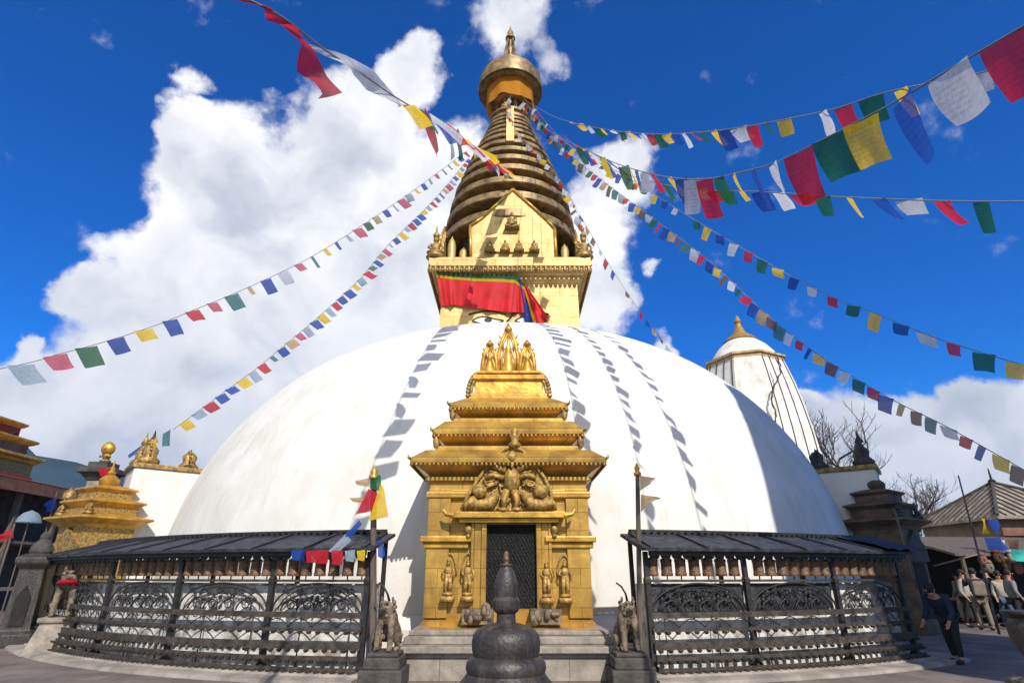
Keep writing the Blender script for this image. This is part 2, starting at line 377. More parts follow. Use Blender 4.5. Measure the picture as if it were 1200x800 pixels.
# ------------------------------------------------------------------ the great stupa
stupa = thing('stupa', 'huge white domed stupa with gilded square tower and ringed golden spire', 'stupa', (CX, CY, 0))
SP = []
pr = [(13.15, 0), (13.15, .55), (13.0, .72)] + [(dome_r(.8 + 10.37*i/60) , .8 + 10.37*i/60) for i in range(0, 60)] + [(1.2, 11.17)]
db = MB().lathe(pr, CX, CY, n=180)
rnd = random.Random(5)
dome = db.build('dome', M['white'], smooth=35)
SP.append(dome)
# harmika: square tower, sized from its outline at the depth of its front face
def sqsolve(pxhalf, py, cy=CY, pxc=598.5):
    w = 2.0
    for _ in range(30):
        w = (at(pxc + pxhalf, py, cy - w).x - at(pxc - pxhalf, py, cy - w).x)/2
    return w, at(pxc, py, cy - w).z
hw, hz0 = sqsolve(82.5, 375); _, hztop = sqsolve(82.5, 331)
cw, cz0 = sqsolve(95.5, 312); _, cz1 = sqsolve(95.5, 300)
SP.append(MB().sq([(hw, hw, 10.6), (hw*.985, hw*.985, hztop)], CX, CY).build('square_tower', M['pale']))
cor = [(hw*.99, hztop - .02), (hw*1.02, hztop + .1), (hw*1.05, hztop + .12), (hw*1.05, hztop + .32), (hw*1.09, hztop + .38), (cw*.975, cz0 - .12), (cw*.975, cz0), (cw, cz0+.03), (cw, cz1 - .05), (cw*.985, cz1), (cw*.8, cz1+.03)]
SP.append(MB().sq([(w, w, z) for w, z in cor], CX, CY).build('cornice', M['pale'], bevel=.02))
fr = MB(); k = 34
for i in range(k):
    for side in range(4):
        u = -cw + 2*cw*(i+.5)/k; a = side*math.pi/2
        r = Matrix.Rotation(a, 3, 'Z')
        i0 = len(fr.v)
        fr.ell((u, -cw*.99 - .02, cz0 - .12), (.085, .06, .17), nu=8, nv=5)
        fr.ell((u + cw/k, -cw*.985, cz0 + .10 - .02), (.06, .05, .06), nu=6, nv=4)
        for q in range(i0, len(fr.v)):
            v = r @ Vector(fr.v[q]); fr.v[q] = (v.x + CX, v.y + CY, v.z)
SP.append(fr.build('leaf_fringe', M['golddk'], smooth=True))

def deity(mb, o, s, stand=False, yaw=0):
    """small relief figure on a lotus base; o = foot, s = height"""
    i0 = len(mb.v)
    if stand:
        mb.ell((0, 0, .05), (.16, .12, .06), nu=10, nv=5); mb.tube([(-.05, 0, .05), (-.06, 0, .3), (-.03, 0, .52)], [.05, .06, .08], 8); mb.tube([(.05, 0, .05), (.07, -.01, .3), (.03, 0, .52)], [.05, .06, .08], 8)
        mb.ell((0, 0, .52), (.12, .08, .09)); mb.ell((0, 0, .66), (.11, .075, .14))
        mb.tube([(-.11, 0, .74), (-.17, -.03, .62), (-.10, -.10, .56)], [.035, .03, .025]); mb.tube([(.11, 0, .74), (.18, -.02, .6), (.15, -.05, .45)], [.035, .03, .025])
        mb.ell((0, -.01, .86), (.06, .06, .075)); mb.lathe([(.06, .9), (.05, .95), (.02, 1.0), (0.001, 1.04)], n=8)
    else:
        mb.lathe([(.30, 0), (.34, .06), (.28, .12), (.30, .18)], n=12); mb.ell((0, -.04, .25), (.33, .2, .09)); mb.ell((0, 0, .48), (.17, .12, .22))
        mb.tube([(-.16, 0, .62), (-.26, -.05, .45), (-.12, -.17, .33)], [.05, .045, .035]); mb.tube([(.16, 0, .62), (.27, -.05, .45), (.22, -.14, .28)], [.05, .045, .035])
        mb.ell((0, -.01, .78), (.10, .10, .12)); mb.lathe([(.10, .84), (.09, .9), (.04, .97), (.001, 1.03)], n=8)
    mt = Matrix.Translation(Vector(o)) @ Matrix.Rotation(yaw, 4, 'Z') @ Matrix.Scale(s, 4)
    return mb.xf(mt, i0)

# pediments on the four sides
yf = CY - cw*.94
def ped_pt(px, py, yy=None): p = at(px, py, yy or yf); return (p.x, p.z)
po = [ped_pt(*p) for p in ((552, 306), (551, 265), (566, 255), (601, 222), (641, 258), (650, 268), (652, 306))]
for side in range(4):
    pb = MB().prism(po, yf, yf + .22)
    rim = [Vector((x, yf - .02, z)) for x, z in po]
    rb = MB()
    for a, b in zip(rim[:-1], rim[1:]): rb.tube([a, b], .075)
    fb = MB()
    for px, py, s in ((600, 262, .8), (574, 291, .55), (592, 291, .55), (608, 291, .55), (626, 291, .55)):
        c = at(px, py, yf); deity(fb, (c.x, yf - .12, c.z - s*.3), s)
        fb.box(c.x - s*.42, c.x + s*.42, yf - .3, yf, c.z - s*.42, c.z - s*.3)
    fb.box(*[q_ for q_ in (at(573, 300, yf).x, at(627, 300, yf).x, yf - .04, yf + .01, at(600, 297, yf).z, at(600, 295, yf).z)])
    rt = Matrix.Translation((CX, CY, 0)) @ Matrix.Rotation(side*math.pi/2, 4, 'Z') @ Matrix.Translation((-CX, -CY, 0))
    for b in (pb, rb, fb): b.xf(rt)
    q = pb.build('pediment', M['pale']); SP.append(q)
    e = rb.build('rim_moulding', M['gold'], smooth=True); place([e], q)
    e = fb.build('relief_figure', M['golddk'], smooth=True); place([e], q)
# figures standing on the cornice corners and beside the pediments
for sx, sy in ((-1, -1), (1, -1), (1, 1), (-1, 1)):
    b = MB(); deity(b, (CX + sx*cw*.93, CY + sy*cw*.93, cz1), 1.25, False)
    b.lathe([(.12, cz1 + 1.1), (.16, cz1 + 1.25), (.05, cz1 + 1.4), (.03, cz1 + 1.65), (.001, cz1 + 1.75)], CX + sx*cw*.93, CY + sy*cw*.93, n=8)
    SP.append(b.build('corner_figure', M['golddk'], smooth=True))
for px, hh in ((529, 1.5), (543, .9), (662, 1.1), (680, .9)):
    c = at(px, 302, CY - cw*.8); b = MB().lathe([(.2, cz1), (.24, cz1+.2), (.17, cz1 + .35), (.20, cz1 + hh*.6), (.14, cz1 + hh*.8), (.05, cz1 + hh*.9), (.001, cz1 + hh)], c.x, CY - cw*.8, n=14)
    SP.append(b.build('small_gilt_stupa', M['pale'], smooth=True))
# the painted eyes on the front
def eye(cx, w, z, yy):
    rt = []
    N_ = 18
    up = [(-w + 2*w*i/N_, .16*math.sin(math.pi*i/N_)**.8 + .05*math.sin(math.pi*2*i/N_)) for i in range(N_+1)]
    lo = [(-w + 2*w*i/N_, -.16*math.sin(math.pi*i/N_)**.9) for i in range(N_, -1, -1)]
    out = MB().prism([(cx+x, z+y) for x, y in up + lo[1:-1]], yy - .012, yy)
    e = out.build('painted_eye', mat_eye); rt.append(e)
    l = MB(); l.tube([(cx+x, yy - .02, z+y) for x, y in up], .028, 5); l.tube([(cx+x, yy - .02, z+y) for x, y in lo], .022, 5)
    l.tube([(cx - w*1.25 + 2.4*w*i/14, yy - .01, z + .30 + .16*math.sin(math.pi*i/14)) for i in range(15)], .035, 5)
    a = l.build('eye_outline', M['dark']); place([a], e)
    ir = MB().prism([(cx + .17*math.cos(t*math.pi/8), z + .03 + .11*math.sin(t*math.pi/8)) for t in range(16)], yy - .018, yy - .008)
    a = ir.build('iris', M['iron']); place([a], e)
    return rt
mat_eye = mat('eye_white_paint', (.8, .8, .78), rough=.6)
ye = CY - hw*.993
for px in (572, 622):
    c = at(px, 376, ye); SP += eye(c.x, .68, c.z, ye - .02)
nb = MB(); c = at(598, 372, ye); nb.tube([(c.x, ye - .04, c.z - .5), (c.x - .12, ye - .04, c.z - .45), (c.x - .15, ye - .04, c.z - .2), (c.x, ye - .04, c.z - .02), (c.x + .1, ye - .04, c.z + .1)], .035, 5)
SP.append(nb.build('painted_nose_curl', M['dark']))
# thirteen rings
RZ = [(300, 79), (290, 78), (265, 73), (240, 65.5), (215, 55), (190, 43.5), (170, 33), (150, 24)]
def ringrad(y):
    for (a, b), (c_, d_) in zip(RZ, RZ[1:]):
        if c_ <= y <= a: return b + (d_-b)*(y-a)/(c_-a)
    return RZ[-1][1]
core = []
zs = []
Y0, Y1, NR = 298.0, 152.0, 13
for i in range(NR):
    y = Y0 + (Y1-Y0)*(1 - .885**i)/(1 - .885**(NR-1))
    z = at(600, y, CY).z; z -= .0
    r = (at(600 + ringrad(y), y, CY).x)
    zs.append((z, r))
for i, (z, r) in enumerate(zs):
    zn = zs[i+1][0] if i+1 < NR else z + .52
    h = (zn - z)
    rn = zs[i+1][1] if i+1 < NR else r*.92
    b = MB().lathe([(r*.80, z - h*.02), (r*.985, z - h*.02), (r, z + h*.03), (r*.985, z + h*.40), (r*.95, z + h*.47), (rn*.86, z + h*.55), (rn*.78, z + h*.55)], CX, CY, n=72)
    q = b.build('spire_ring', M['palering'], smooth=40); SP.append(q)
    core.append((r*.80, z))
core.append((zs[-1][1]*.8, zs[-1][0] + .5))
core[0] = (core[0][0], cz1 - .1)
SP.append(MB().lathe(core, CX, CY, n=40).build('spire_core', M['ironbr'], smooth=True))
# stepped gold spine running down the front of the rings
sb = MB()
for i in range(6, NR):
    z, r = zs[i]; zn = zs[i+1][0] if i+1 < NR else z + .5
    sb.box(CX - .21, CX + .21, CY - r - .10, CY - r*.8, z - .02, zn - .03)
SP.append(sb.build('spine_strip', M['pale'], bevel=.015))
# gallery under the canopy
zt = zs[-1][0] + .5
gb = MB().lathe([(1.0, zt - .1), (1.16, zt), (1.16, zt + .12), (.7, zt + .16), (.62, zt + .9), (1.02, zt + .95), (1.12, zt + 1.02), (1.12, zt + 1.12), (.6, zt + 1.18), (.55, zt + 2.2)], CX, CY, n=32)
SP.append(gb.build('gallery', M['palering'], smooth=35))
for i in range(10):
    a = 2*math.pi*(i + .5)/10; b = MB(); x, y = CX + .92*math.sin(a), CY - .92*math.cos(a)
    deity(b, (x, y, zt + .15), .78, i % 2 == 0, a if True else 0)
    SP.append(b.build('gallery_figure', M['golddk'], smooth=True))
zc = at(600, 111, CY).z; rc = 1.87
cp = [(rc*.95, zc + .1), (rc*1.0, zc + .08), (rc*1.01, zc + .3), (rc*.99, zc + .62), (rc*.95, zc + .66), (rc*.96, zc + .9), (rc*.91, zc + .95), (rc*.88, zc + 1.25), (rc*.80, zc + 1.3), (rc*.70, zc + 1.6), (rc*.66, zc + 1.64), (rc*.5, zc + 1.95), (rc*.5, zc + 2.1), (rc*.36, zc + 2.3), (.3, zc + 2.5)]
SP.append(MB().lathe(cp + [(.28, zc+2.5), (rc*.5, zc + 1.9), (rc*.82, zc + 1.1), (rc*.93, zc + .6), (rc*.93, zc)], CX, CY, n=56).build('canopy', M['palering'], smooth=35))
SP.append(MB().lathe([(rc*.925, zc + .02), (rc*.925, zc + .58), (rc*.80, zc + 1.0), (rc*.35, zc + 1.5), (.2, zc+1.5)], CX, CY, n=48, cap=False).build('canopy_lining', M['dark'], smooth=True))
tb = MB()
for i in range(4):
    a = math.pi/4 + i*math.pi/2
    tb.tube([(CX + .42*math.cos(a), CY + .42*math.sin(a), zc + 2.4), (CX + .36*math.cos(a), CY + .36*math.sin(a), zc + 3.0), (CX + .16*math.cos(a), CY + .16*math.sin(a), zc + 3.75)], [.09, .06, .05], 6)
tb.lathe([(.46, zc + 2.38), (.46, zc + 2.5), (.2, zc + 2.55), (.12, zc + 3.0), (.16, zc + 3.2), (.09, zc + 3.4), (.12, zc + 3.7), (.27, zc + 3.78), (.27, zc + 3.86), (.16, zc + 4.0), (.17, zc + 4.15), (.06, zc + 4.35), (.001, zc + 4.6)], CX, CY, n=14)
tb.v = [(CX + (x - CX)*1.1, CY + (y - CY)*1.1, z if z < zc + 2.4 else zc + 2.4 + (z - zc - 2.4)*1.45) for x, y, z in tb.v]
SP.append(tb.build('pinnacle', M['palering'], smooth=35))
place(SP, stupa)

# saffron cloth under the canopy
cb = MB(); vs = []; nn = 60
for i in range(nn+1):
    a = 2*math.pi*i/nn
    for j in range(7):
        r = 1.40 + .06*math.sin(i*2*math.pi*9/60)*(j/6) - .05*j/6; z = zc + .55 - .32*j + (.22*abs(math.sin(i*math.pi*5/60)) if j == 6 else 0)
        vs.append((CX + r*math.cos(a), CY + r*math.sin(a), z))
cb.add(vs, [(i*7+j, (i+1)*7+j, (i+1)*7+j+1, i*7+j+1) for i in range(nn) for j in range(6)])
meta(cb.build('cloth_valance', FL['orange'], smooth=True), 'saffron yellow cloth hanging inside the golden canopy at the spire top', 'cloth')

# red banner with green and yellow borders on the tower
def sheet(fn, nu, nv):
    vs = [fn(i/nu, j/nv) for i in range(nu+1) for j in range(nv+1)]
    return MB().add(vs, [(i*(nv+1)+j, (i+1)*(nv+1)+j, (i+1)*(nv+1)+j+1, i*(nv+1)+j+1) for i in range(nu) for j in range(nv)])
yb = CY - cw*.955
bt = [(511, 316), (530, 319), (560, 321), (590, 321), (604, 322), (614, 332)]
bb = [(517, 358), (532, 357), (552, 360), (580, 364), (604, 366), (616, 366)]
def lerp_list(L_, t):
    k = t*(len(L_)-1); i = min(int(k), len(L_)-2); f = k-i
    return (L_[i][0]*(1-f) + L_[i+1][0]*f, L_[i][1]*(1-f) + L_[i+1][1]*f)
def bfn(v0, v1, off):
    def fn(u, v):
        a = lerp_list(bt, u); b = lerp_list(bb, u); vv = v0 + (v1-v0)*v
        p = at(a[0]*(1-vv) + b[0]*vv, a[1]*(1-vv) + b[1]*vv, yb + .06*math.sin(u*31) * vv + .03*math.sin(u*67)*vv + off + .25*vv)
        return p
    return fn
ban = thing('banner', 'wide red silk banner with green and yellow top borders across the tower', 'banner', (CX, yb, hztop))
A_ = [sheet(bfn(.22, 1, 0), 60, 8).build('red_field', M['redcloth'], smooth=True),
      sheet(bfn(.13, .22, -.01), 60, 2).build('yellow_border', FL['yellow'], smooth=True),
      sheet(bfn(0, .13, -.02), 60, 2).build('green_border', FL['green'], smooth=True)]
place(A_, ban)
ban2 = thing('hanging_banner', 'folded red banner with blue and yellow edging falling from the tower cornice', 'banner', (CX + .5, yb, hztop))
def strip(tp, bt_, off, m, nm):
    def fn(u, v):
        x = (tp[0][0]*(1-u) + tp[1][0]*u)*(1-v) + (bt_[0][0]*(1-u) + bt_[1][0]*u)*v
        y = (tp[0][1]*(1-u) + tp[1][1]*u)*(1-v) + (bt_[0][1]*(1-u) + bt_[1][1]*u)*v
        return at(x, y, yb + .05*math.sin(u*9 + v*2) + off + .3*v)
    return sheet(fn, 10, 12).build(nm, m, smooth=True)
A_ = [strip([(606, 325), (611, 327)], [(616, 384), (626, 384)], 0, FL['blue'], 'blue_edge'),
      strip([(611, 327), (613, 329)], [(626, 384), (630, 384)], .01, FL['yellow'], 'yellow_edge'),
      strip([(613, 329), (615, 332)], [(630, 384), (643, 372)], .02, M['redcloth'], 'red_field')]
place(A_, ban2)

# ------------------------------------------------------------------ the gilded front shrine
SX, SY = -.075, 13.35
shr = thing('gilded_shrine', 'tall gilded shrine with three stepped roofs and dark doorway before the dome', 'shrine', (SX, SY, .5))
def s4(pxhalf, py, pxc=597.0): return sqsolve(pxhalf, py, SY, pxc)
P_ = []
ww, zb = s4(101, 738); _, zw1 = s4(99, 572)
P_.append(MB().sq([(ww*1.02, ww*1.02, zb - .02), (ww*1.02, ww*1.02, zb + .12), (ww*.965, ww*.965, zb + .2), (ww*.965, ww*.965, zw1)], SX, SY).build('wall', M['goldp']))
yw = SY - ww*.965
for sx in (-1, 1):        # corner pilasters
    c = at(597 + sx*84, 640, yw); x0, x1 = sorted((SX + sx*ww*.995, SX + sx*ww*.72))
    P_.append(MB().box(x0, x1, yw - .07, yw + .3, zb + .2, zw1).build('pilaster', M['goldp'], bevel=.008))
# belt moulding interrupted by the door
zbelt = at(600, 632, yw).z
for sx in (-1, 1):
    x0, x1 = sorted((SX + sx*ww*1.07, SX + sx*ww*.45))
    b = MB(); b.box(x0, x1, yw - .17, yw + .2, zbelt - .05, zbelt + .06); b.box(x0 + .05, x1 - .05, yw - .10, yw + .15, zbelt - .16, zbelt - .05)
    P_.append(b.build('belt_moulding', M['gold'], bevel=.02))
# cornice mouldings under the eave
zl = at(600, 577, yw).z
P_.append(MB().sq([(ww*.99, ww*.99, zl - .14), (ww*1.03, ww*1.03, zl - .1), (ww*1.03, ww*1.03, zl), (ww*.99, ww*.99, zl + .04), (ww*.99, ww*.99, zl + .2), (ww*1.05, ww*1.05, zl + .22), (ww*1.05, ww*1.05, zl + .3), (ww*.9, ww*.9, zl + .32)], SX, SY).build('cornice', M['goldp'], bevel=.012))
e1, ze1 = s4(115, 537)
zd0 = zl + .31
P_.append(MB().sq([(ww*.93, ww*.93, zd0), (ww*.93, ww*.93, ze1 - .12)], SX, SY).build('frieze', M['dark']))
db_ = MB(); kk = 30
for i in range(kk):
    for side in range(4):
        u = -ww + 2*ww*(i+.5)/kk; i0 = len(db_.v)
        db_.tube([(u, -ww*.93, zd0 + .01), (u + .03, -ww*.99, zd0 + .10), (u - .02, -ww*1.04, ze1 - .17)], [.02, .028, .03], 5)
        r = Matrix.Rotation(side*math.pi/2, 3, 'Z')
        for q in range(i0, len(db_.v)):
            v = r @ Vector(db_.v[q]); db_.v[q] = (v.x + SX, v.y + SY, v.z)
P_.append(db_.build('bracket_row', M['gold'], smooth=True))
def tier(nm, hwid, z, up_w, up_z, cove_w, cove_z):
    """eave: cove underneath, square fascia lip, sloping roof above"""
    secs = [(cove_w, cove_z)]
    for i in range(1, 6):
        t = i/5; secs.append((cove_w + (hwid*.965 - cove_w)*(t**1.7), cove_z + (z - .10 - cove_z)*t))
    secs += [(hwid*.965, z - .095), (hwid, z - .07), (hwid*1.005, z + .0), (hwid*.99, z + .03), (up_w*1.12, up_z - .04), (up_w, up_z)]
    b = MB().sq([(w, w, zz) for w, zz in secs], SX, SY)
    # the corner tips turn up a little
    o = b.build(nm, M['goldp'], bevel=.008); P_.append(o)
    for sx, sy in ((-1, -1), (1, -1), (1, 1), (-1, 1)):
        c = MB(); c.tube([(SX + sx*hwid*.98, SY + sy*hwid*.98, z - .02), (SX + sx*(hwid + .03), SY + sy*(hwid+.03), z + .02), (SX + sx*(hwid + .035), SY + sy*(hwid + .035), z + .08)], [.035, .025, .006], 6)
        q = c.build('corner_finial', M['golddk'], smooth=True); place([q], o)
    c = MB(); n_ = int(2*hwid/.085)
    for i in range(n_):
        u = -hwid + 2*hwid*(i+.5)/n_
        for dx, dy in ((u, -hwid*.985 - .012), (u, hwid*.985 + .012), (-hwid*.985 - .012, u), (hwid*.985 + .012, u)):
            c.ell((SX + dx, SY + dy, z - .105), (.028, .028, .038), nu=6, nv=4)
    q = c.build('edge_trim', M['oldgold'], smooth=True); place([q], o)
e2, ze2 = s4(89, 504); n1, zn1 = s4(85, 528.5)
e3, ze3 = s4(69.5, 473.5); n2, zn2 = s4(66, 495)
c0, zc0 = s4(45, 466)
tier('lower_roof', e1, ze1, n1, zn1 + .03, ww*.96, ze1 - .40)
P_.append(MB().sq([(n1, n1, zn1), (n1, n1, zn1 + .10), (n1*.95, n1*.95, zn1 + .13), (n1*.93, n1*.93, ze2 - .42), (n1*.97, n1*.97, ze2 - .40), (n1*.97, n1*.97, ze2 - .35)], SX, SY).build('middle_drum', M['goldp'], bevel=.008))
tier('middle_roof', e2, ze2, n2, zn2 + .03, n1*.86, ze2 - .36)
P_.append(MB().sq([(n2, n2, zn2), (n2, n2, zn2 + .09), (n2*.94, n2*.94, zn2 + .12), (n2*.90, n2*.90, ze3 - .38), (n2*.95, n2*.95, ze3 - .36), (n2*.95, n2*.95, ze3 - .31)], SX, SY).build('upper_drum', M['goldp'], bevel=.008))
tier('upper_roof', e3, ze3, c0, zc0, n2*.82, ze3 - .32)
for w_, z_ in ((n1, zn1), (n2, zn2)):     # small figures at the drum ends
    for sx in (-1, 1):
        b = MB(); b.ell((SX + sx*w_*1.0, SY - w_*1.0, z_ + .2), (.07, .05, .16)); b.ell((SX + sx*w_*1.02, SY - w_*1.03, z_ + .38), (.05, .05, .06))
        P_.append(b.build('roof_corner_figure', M['golddk'], smooth=True))
# crest base and the three openwork finials
zt0 = zc0; c1, zt1 = s4(40, 443)
cb = MB().sq([(c0, c0, zt0 - .02), (c0, c0, zt0 + .1), (c0*.9, c0*.9, zt0 + .14), (c0*.88, c0*.88, zt0 + .42), (c0*.96, c0*.96, zt0 + .46), (c0*.96, c0*.96, zt0 + .56), (c1*.8, c1*.8, zt0 + .6), (c1*.82, c1*.82, zt1 + .1), (c1*.95, c1*.95, zt1 + .14), (c1*.95, c1*.95, zt1 + .2)], SX, SY)
for sx in (-1, 1):
    b = MB()
    for k_ in range(9):
        t = k_/8; a = t*1.35
        b.ell((SX + sx*(c0*.80 + .24*math.cos(a)), SY - c0*.88, zt0 + .08 + .52*math.sin(a)), (.055, .05, .06), nu=8, nv=5)
    b.tube([(SX + sx*(c0*.80 + .17*math.cos(t*.2)), SY - c0*.88, zt0 + .06 + .46*math.sin(t*.2)) for t in range(8)], .04, 6)
    P_.append(b.build('crest_scroll', M['golddk'], smooth=True))
P_.append(cb.build('crest_base', M['gold'], bevel=.012))
yfc = SY - c1*.5
def finial(px, ytop, ybot, hw_):
    b = MB(); p0 = at(px, ybot, yfc); p1 = at(px, ytop, yfc); H_ = p1.z - p0.z
    for s_ in (-1, 1):
        b.tube([(p0.x + s_*hw_, yfc, p0.z), (p0.x + s_*hw_*1.0, yfc, p0.z + H_*.35), (p0.x + s_*hw_*.72, yfc, p0.z + H_*.62), (p0.x + s_*hw_*.15, yfc, p0.z + H_*.86)], [.055, .05, .045, .035], 7)
        for t in (.15, .3, .45, .6):
            b.ell((p0.x + s_*hw_*(1.12 - t*.25), yfc, p0.z + H_*t), (.035, .03, .05), nu=6, nv=4)
        b.tube([(p0.x + s_*hw_*.70, yfc, p0.z + H_*.03), (p0.x + s_*hw_*.66, yfc, p0.z + H_*.32), (p0.x + s_*hw_*.35, yfc, p0.z + H_*.48), (p0.x, yfc, p0.z + H_*.54)], .036, 6)
        b.tube([(p0.x + s_*hw_*.5, yfc, p0.z + H_*.46), (p0.x + s_*hw_*.55, yfc, p0.z + H_*.6), (p0.x, yfc, p0.z + H_*.8)], .03, 5)
        for t in (.1, .22, .34, .46, .58, .70): b.tube([(p0.x + s_*hw_*(1 - t*.3), yfc, p0.z + H_*t), (p0.x + s_*hw_*(1.25 - t*.35), yfc, p0.z + H_*(t + .07))], [.022, .008], 4)
    b.lathe([(hw_*.7, p0.z), (hw_*.9, p0.z + .06), (hw_*.75, p0.z + .12), (hw_*.8, p0.z + H_*.16), (hw_*.5, p0.z + H_*.26), (hw_*.42, p0.z + H_*.36), (.06, p0.z + H_*.44), (.09, p0.z + H_*.5), (.04, p0.z + H_*.58), (.02, p0.z + H_*.8), (.1, p0.z + H_*.84), (.085, p0.z + H_*.88), (.03, p0.z + H_*.94), (.001, p0.z + H_)], p0.x, yfc, n=12)
    P_.append(b.build('openwork_finial', M['gold'], smooth=True))
finial(573.5, 397, 443, .17); finial(595.5, 377, 443, .235); finial(618, 397, 443, .17)
# doorway
yd = yw - .12
d0 = at(569, 711, yd); d1 = at(628, 614, yd)
P_.append(MB().box(d0.x, d1.x, yw - .02, yw + .03, d0.z - .02, d1.z).build('chain_curtain', M['wireg']))
cr = MB()
for i in range(-14, 16):
    xs = d0.x + (d1.x-d0.x)*i/14
    for sgn in (1, -1):
        pa = []
        for t in range(0, 21):
            z = d0.z + (d1.z - d0.z)*t/20; x = xs + sgn*(z - d0.z)*.55 + (0 if sgn > 0 else .6)
            if d0.x < x < d1.x: pa.append((x, yw - .035, z))
        if len(pa) > 1: cr.tube(pa, .006, 4)
q = cr.build('chain_links', M['iron']); place([q], P_[-1]); 
fb = MB()
for sx, x in ((-1, d0.x), (1, d1.x)):
    a, b_ = sorted((x, x + sx*.10)); fb.box(a, b_, yw - .14, yw + .05, d0.z - .05, d1.z + .02)
    a, b_ = sorted((x + sx*.10, x + sx*.24)); fb.box(a, b_, yw - .10, yw + .05, d0.z - .05, d1.z + .02)
    a, b_ = sorted((x + sx*.24, x + sx*.30)); fb.box(a, b_, yw - .13, yw + .05, d0.z - .05, d1.z + .02)
fb.box(d0.x - .3, d1.x + .3, yw - .16, yw + .05, d1.z + .02, d1.z + .12)
P_.append(fb.build('door_frame', M['goldp'], bevel=.012))
for sx, x in ((-1, d0.x - .35), (1, d1.x + .35)):
    b = MB(); b.ell((x, yw - .12, d1.z - .1), (.08, .08, .1)); b.ell((x, yw - .16, d1.z - .22), (.05, .06, .05)); b.tube([(x, yw - .1, d1.z - .02), (x + sx*.1, yw - .13, d1.z + .05)], .03, 6)
    P_.append(b.build('bracket_head', M['golddk'], smooth=True))
# shelf above the door, and the tympanum with its mythic bird and serpents
zs0 = at(600, 604, yw - .25).z; xl, xr = at(531, 604, yw - .25).x, at(662, 604, yw - .25).x
b = MB(); b.box(xl, xr, yw - .34, yw, zs0 - .04, zs0 + .07); b.box(xl + .12, xr - .12, yw - .26, yw, zs0 - .12, zs0 - .04)
b.tube([(xl + .02, yw - .3, zs0), (xl - .14, yw - .3, zs0 + .03), (xl - .2, yw - .3, zs0 + .12)], [.07, .05, .015], 6); b.tube([(xr - .02, yw - .3, zs0), (xr + .14, yw - .3, zs0 + .03), (xr + .2, yw - .3, zs0 + .12)], [.07, .05, .015], 6)
P_.append(b.build('door_shelf', M['gold'], bevel=.012))
yt = yw - .20
TO = [(541, 598), (549, 580), (560, 562), (575, 542), (588, 528), (600, 522), (612, 528), (625, 542), (638, 560), (645, 575), (649, 598)]
tp = [at(x, y, yt) for x, y in TO]
tb = MB().prism([(p.x, p.z) for p in tp], yt, yw + .02)
ty = tb.build('tympanum', M['oldgold']); P_.append(ty)
b = MB(); b.tube([p + Vector((0, -.03, 0)) for p in tp], .04, 7)
q = b.build('arch_rim', M['oldgold'], smooth=True); place([q], ty)
b = MB()
def T(px, py, off=.1): p = at(px, py, yt - off*.62); return p
b.ell(T(600, 562), (.17, .16, .25)); b.ell(T(600, 536, .2), (.12, .14, .13)); b.tube([T(600, 540, .25), T(600, 548, .36)], [.06, .015], 6)
for s_ in (-1, 1):
    X_ = lambda d_: 598 + s_*d_
    b.tube([T(X_(6), 552), T(X_(18), 545, .16), T(X_(27), 540, .14)], [.09, .07, .03]); b.tube([T(X_(8), 560, .15), T(X_(22), 556, .2), T(X_(30), 560, .16)], [.06, .05, .05])
    for k_ in range(7): b.tube([T(X_(8+k_*1.2), 553 + k_*2.2, .1), T(X_(22 + k_*2.5), 547 + k_*4.6, .14)], [.03, .02], 5)
    cc_ = T(X_(24), 564, .14); b.tube([cc_ + Vector((.09*math.cos(t*.6), 0, .09*math.sin(t*.6))) for t in range(11)], .028, 6)
    cc_ = T(X_(17), 545, .14); b.tube([cc_ + Vector((.07*math.cos(t*.6), 0, .07*math.sin(t*.6))) for t in range(11)], .025, 6)
    b.tube([T(X_(4), 574, .12), T(X_(8), 585, .16), T(X_(6), 596, .15)], [.08, .07, .05]); b.ell(T(X_(8), 597, .15), (.11, .09, .05))
    b.tube([T(X_(16), 578, .1), T(X_(24), 590, .16), T(X_(40), 592, .14), T(X_(45), 582, .12)], [.09, .13, .12, .05]); b.ell(T(X_(36), 575, .13), (.15, .12, .14)); b.ell(T(X_(45), 590, .12), (.13, .1, .1))
    b.tube([T(X_(44), 585, .15), T(X_(52), 591, .16), T(X_(53), 598, .14)], [.07, .05, .03])
b.lathe([(.1, 0), (.14, .06), (.06, .13), (.1, .2), (.05, .28), (.08, .34), (.001, .42)], n=10); 
ni = 7*0
i0 = len(b.v) - 7*10
c_ = T(603, 524, .05); b.xf(Matrix.Translation(c_), i0)
rq = random.Random(44)
for k_ in range(90):
    v_ = rq.random()**1.3; hwid = 9 + 40*v_; px_, py_ = 597 + rq.uniform(-hwid, hwid), 532 + 64*v_
    p_ = T(px_, py_, .03); s_ = rq.uniform(.02, .05); b.ell(p_, (s_, .07, s_*rq.uniform(.7, 1.5)), nu=7, nv=5)
for k_ in range(26):
    v_ = rq.random()**1.2; hwid = 6 + 36*v_; c2_ = T(597 + rq.uniform(-hwid, hwid), 536 + 56*v_, .09); ra = rq.uniform(.04, .08)
    b.tube([c2_ + Vector(((ra - .004*t)*math.cos(t*.7), 0, (ra - .004*t)*math.sin(t*.7))) for t in range(9)], .016, 5)
q = b.build('winged_relief', M['oldgold'], smooth=True); place([q], ty)
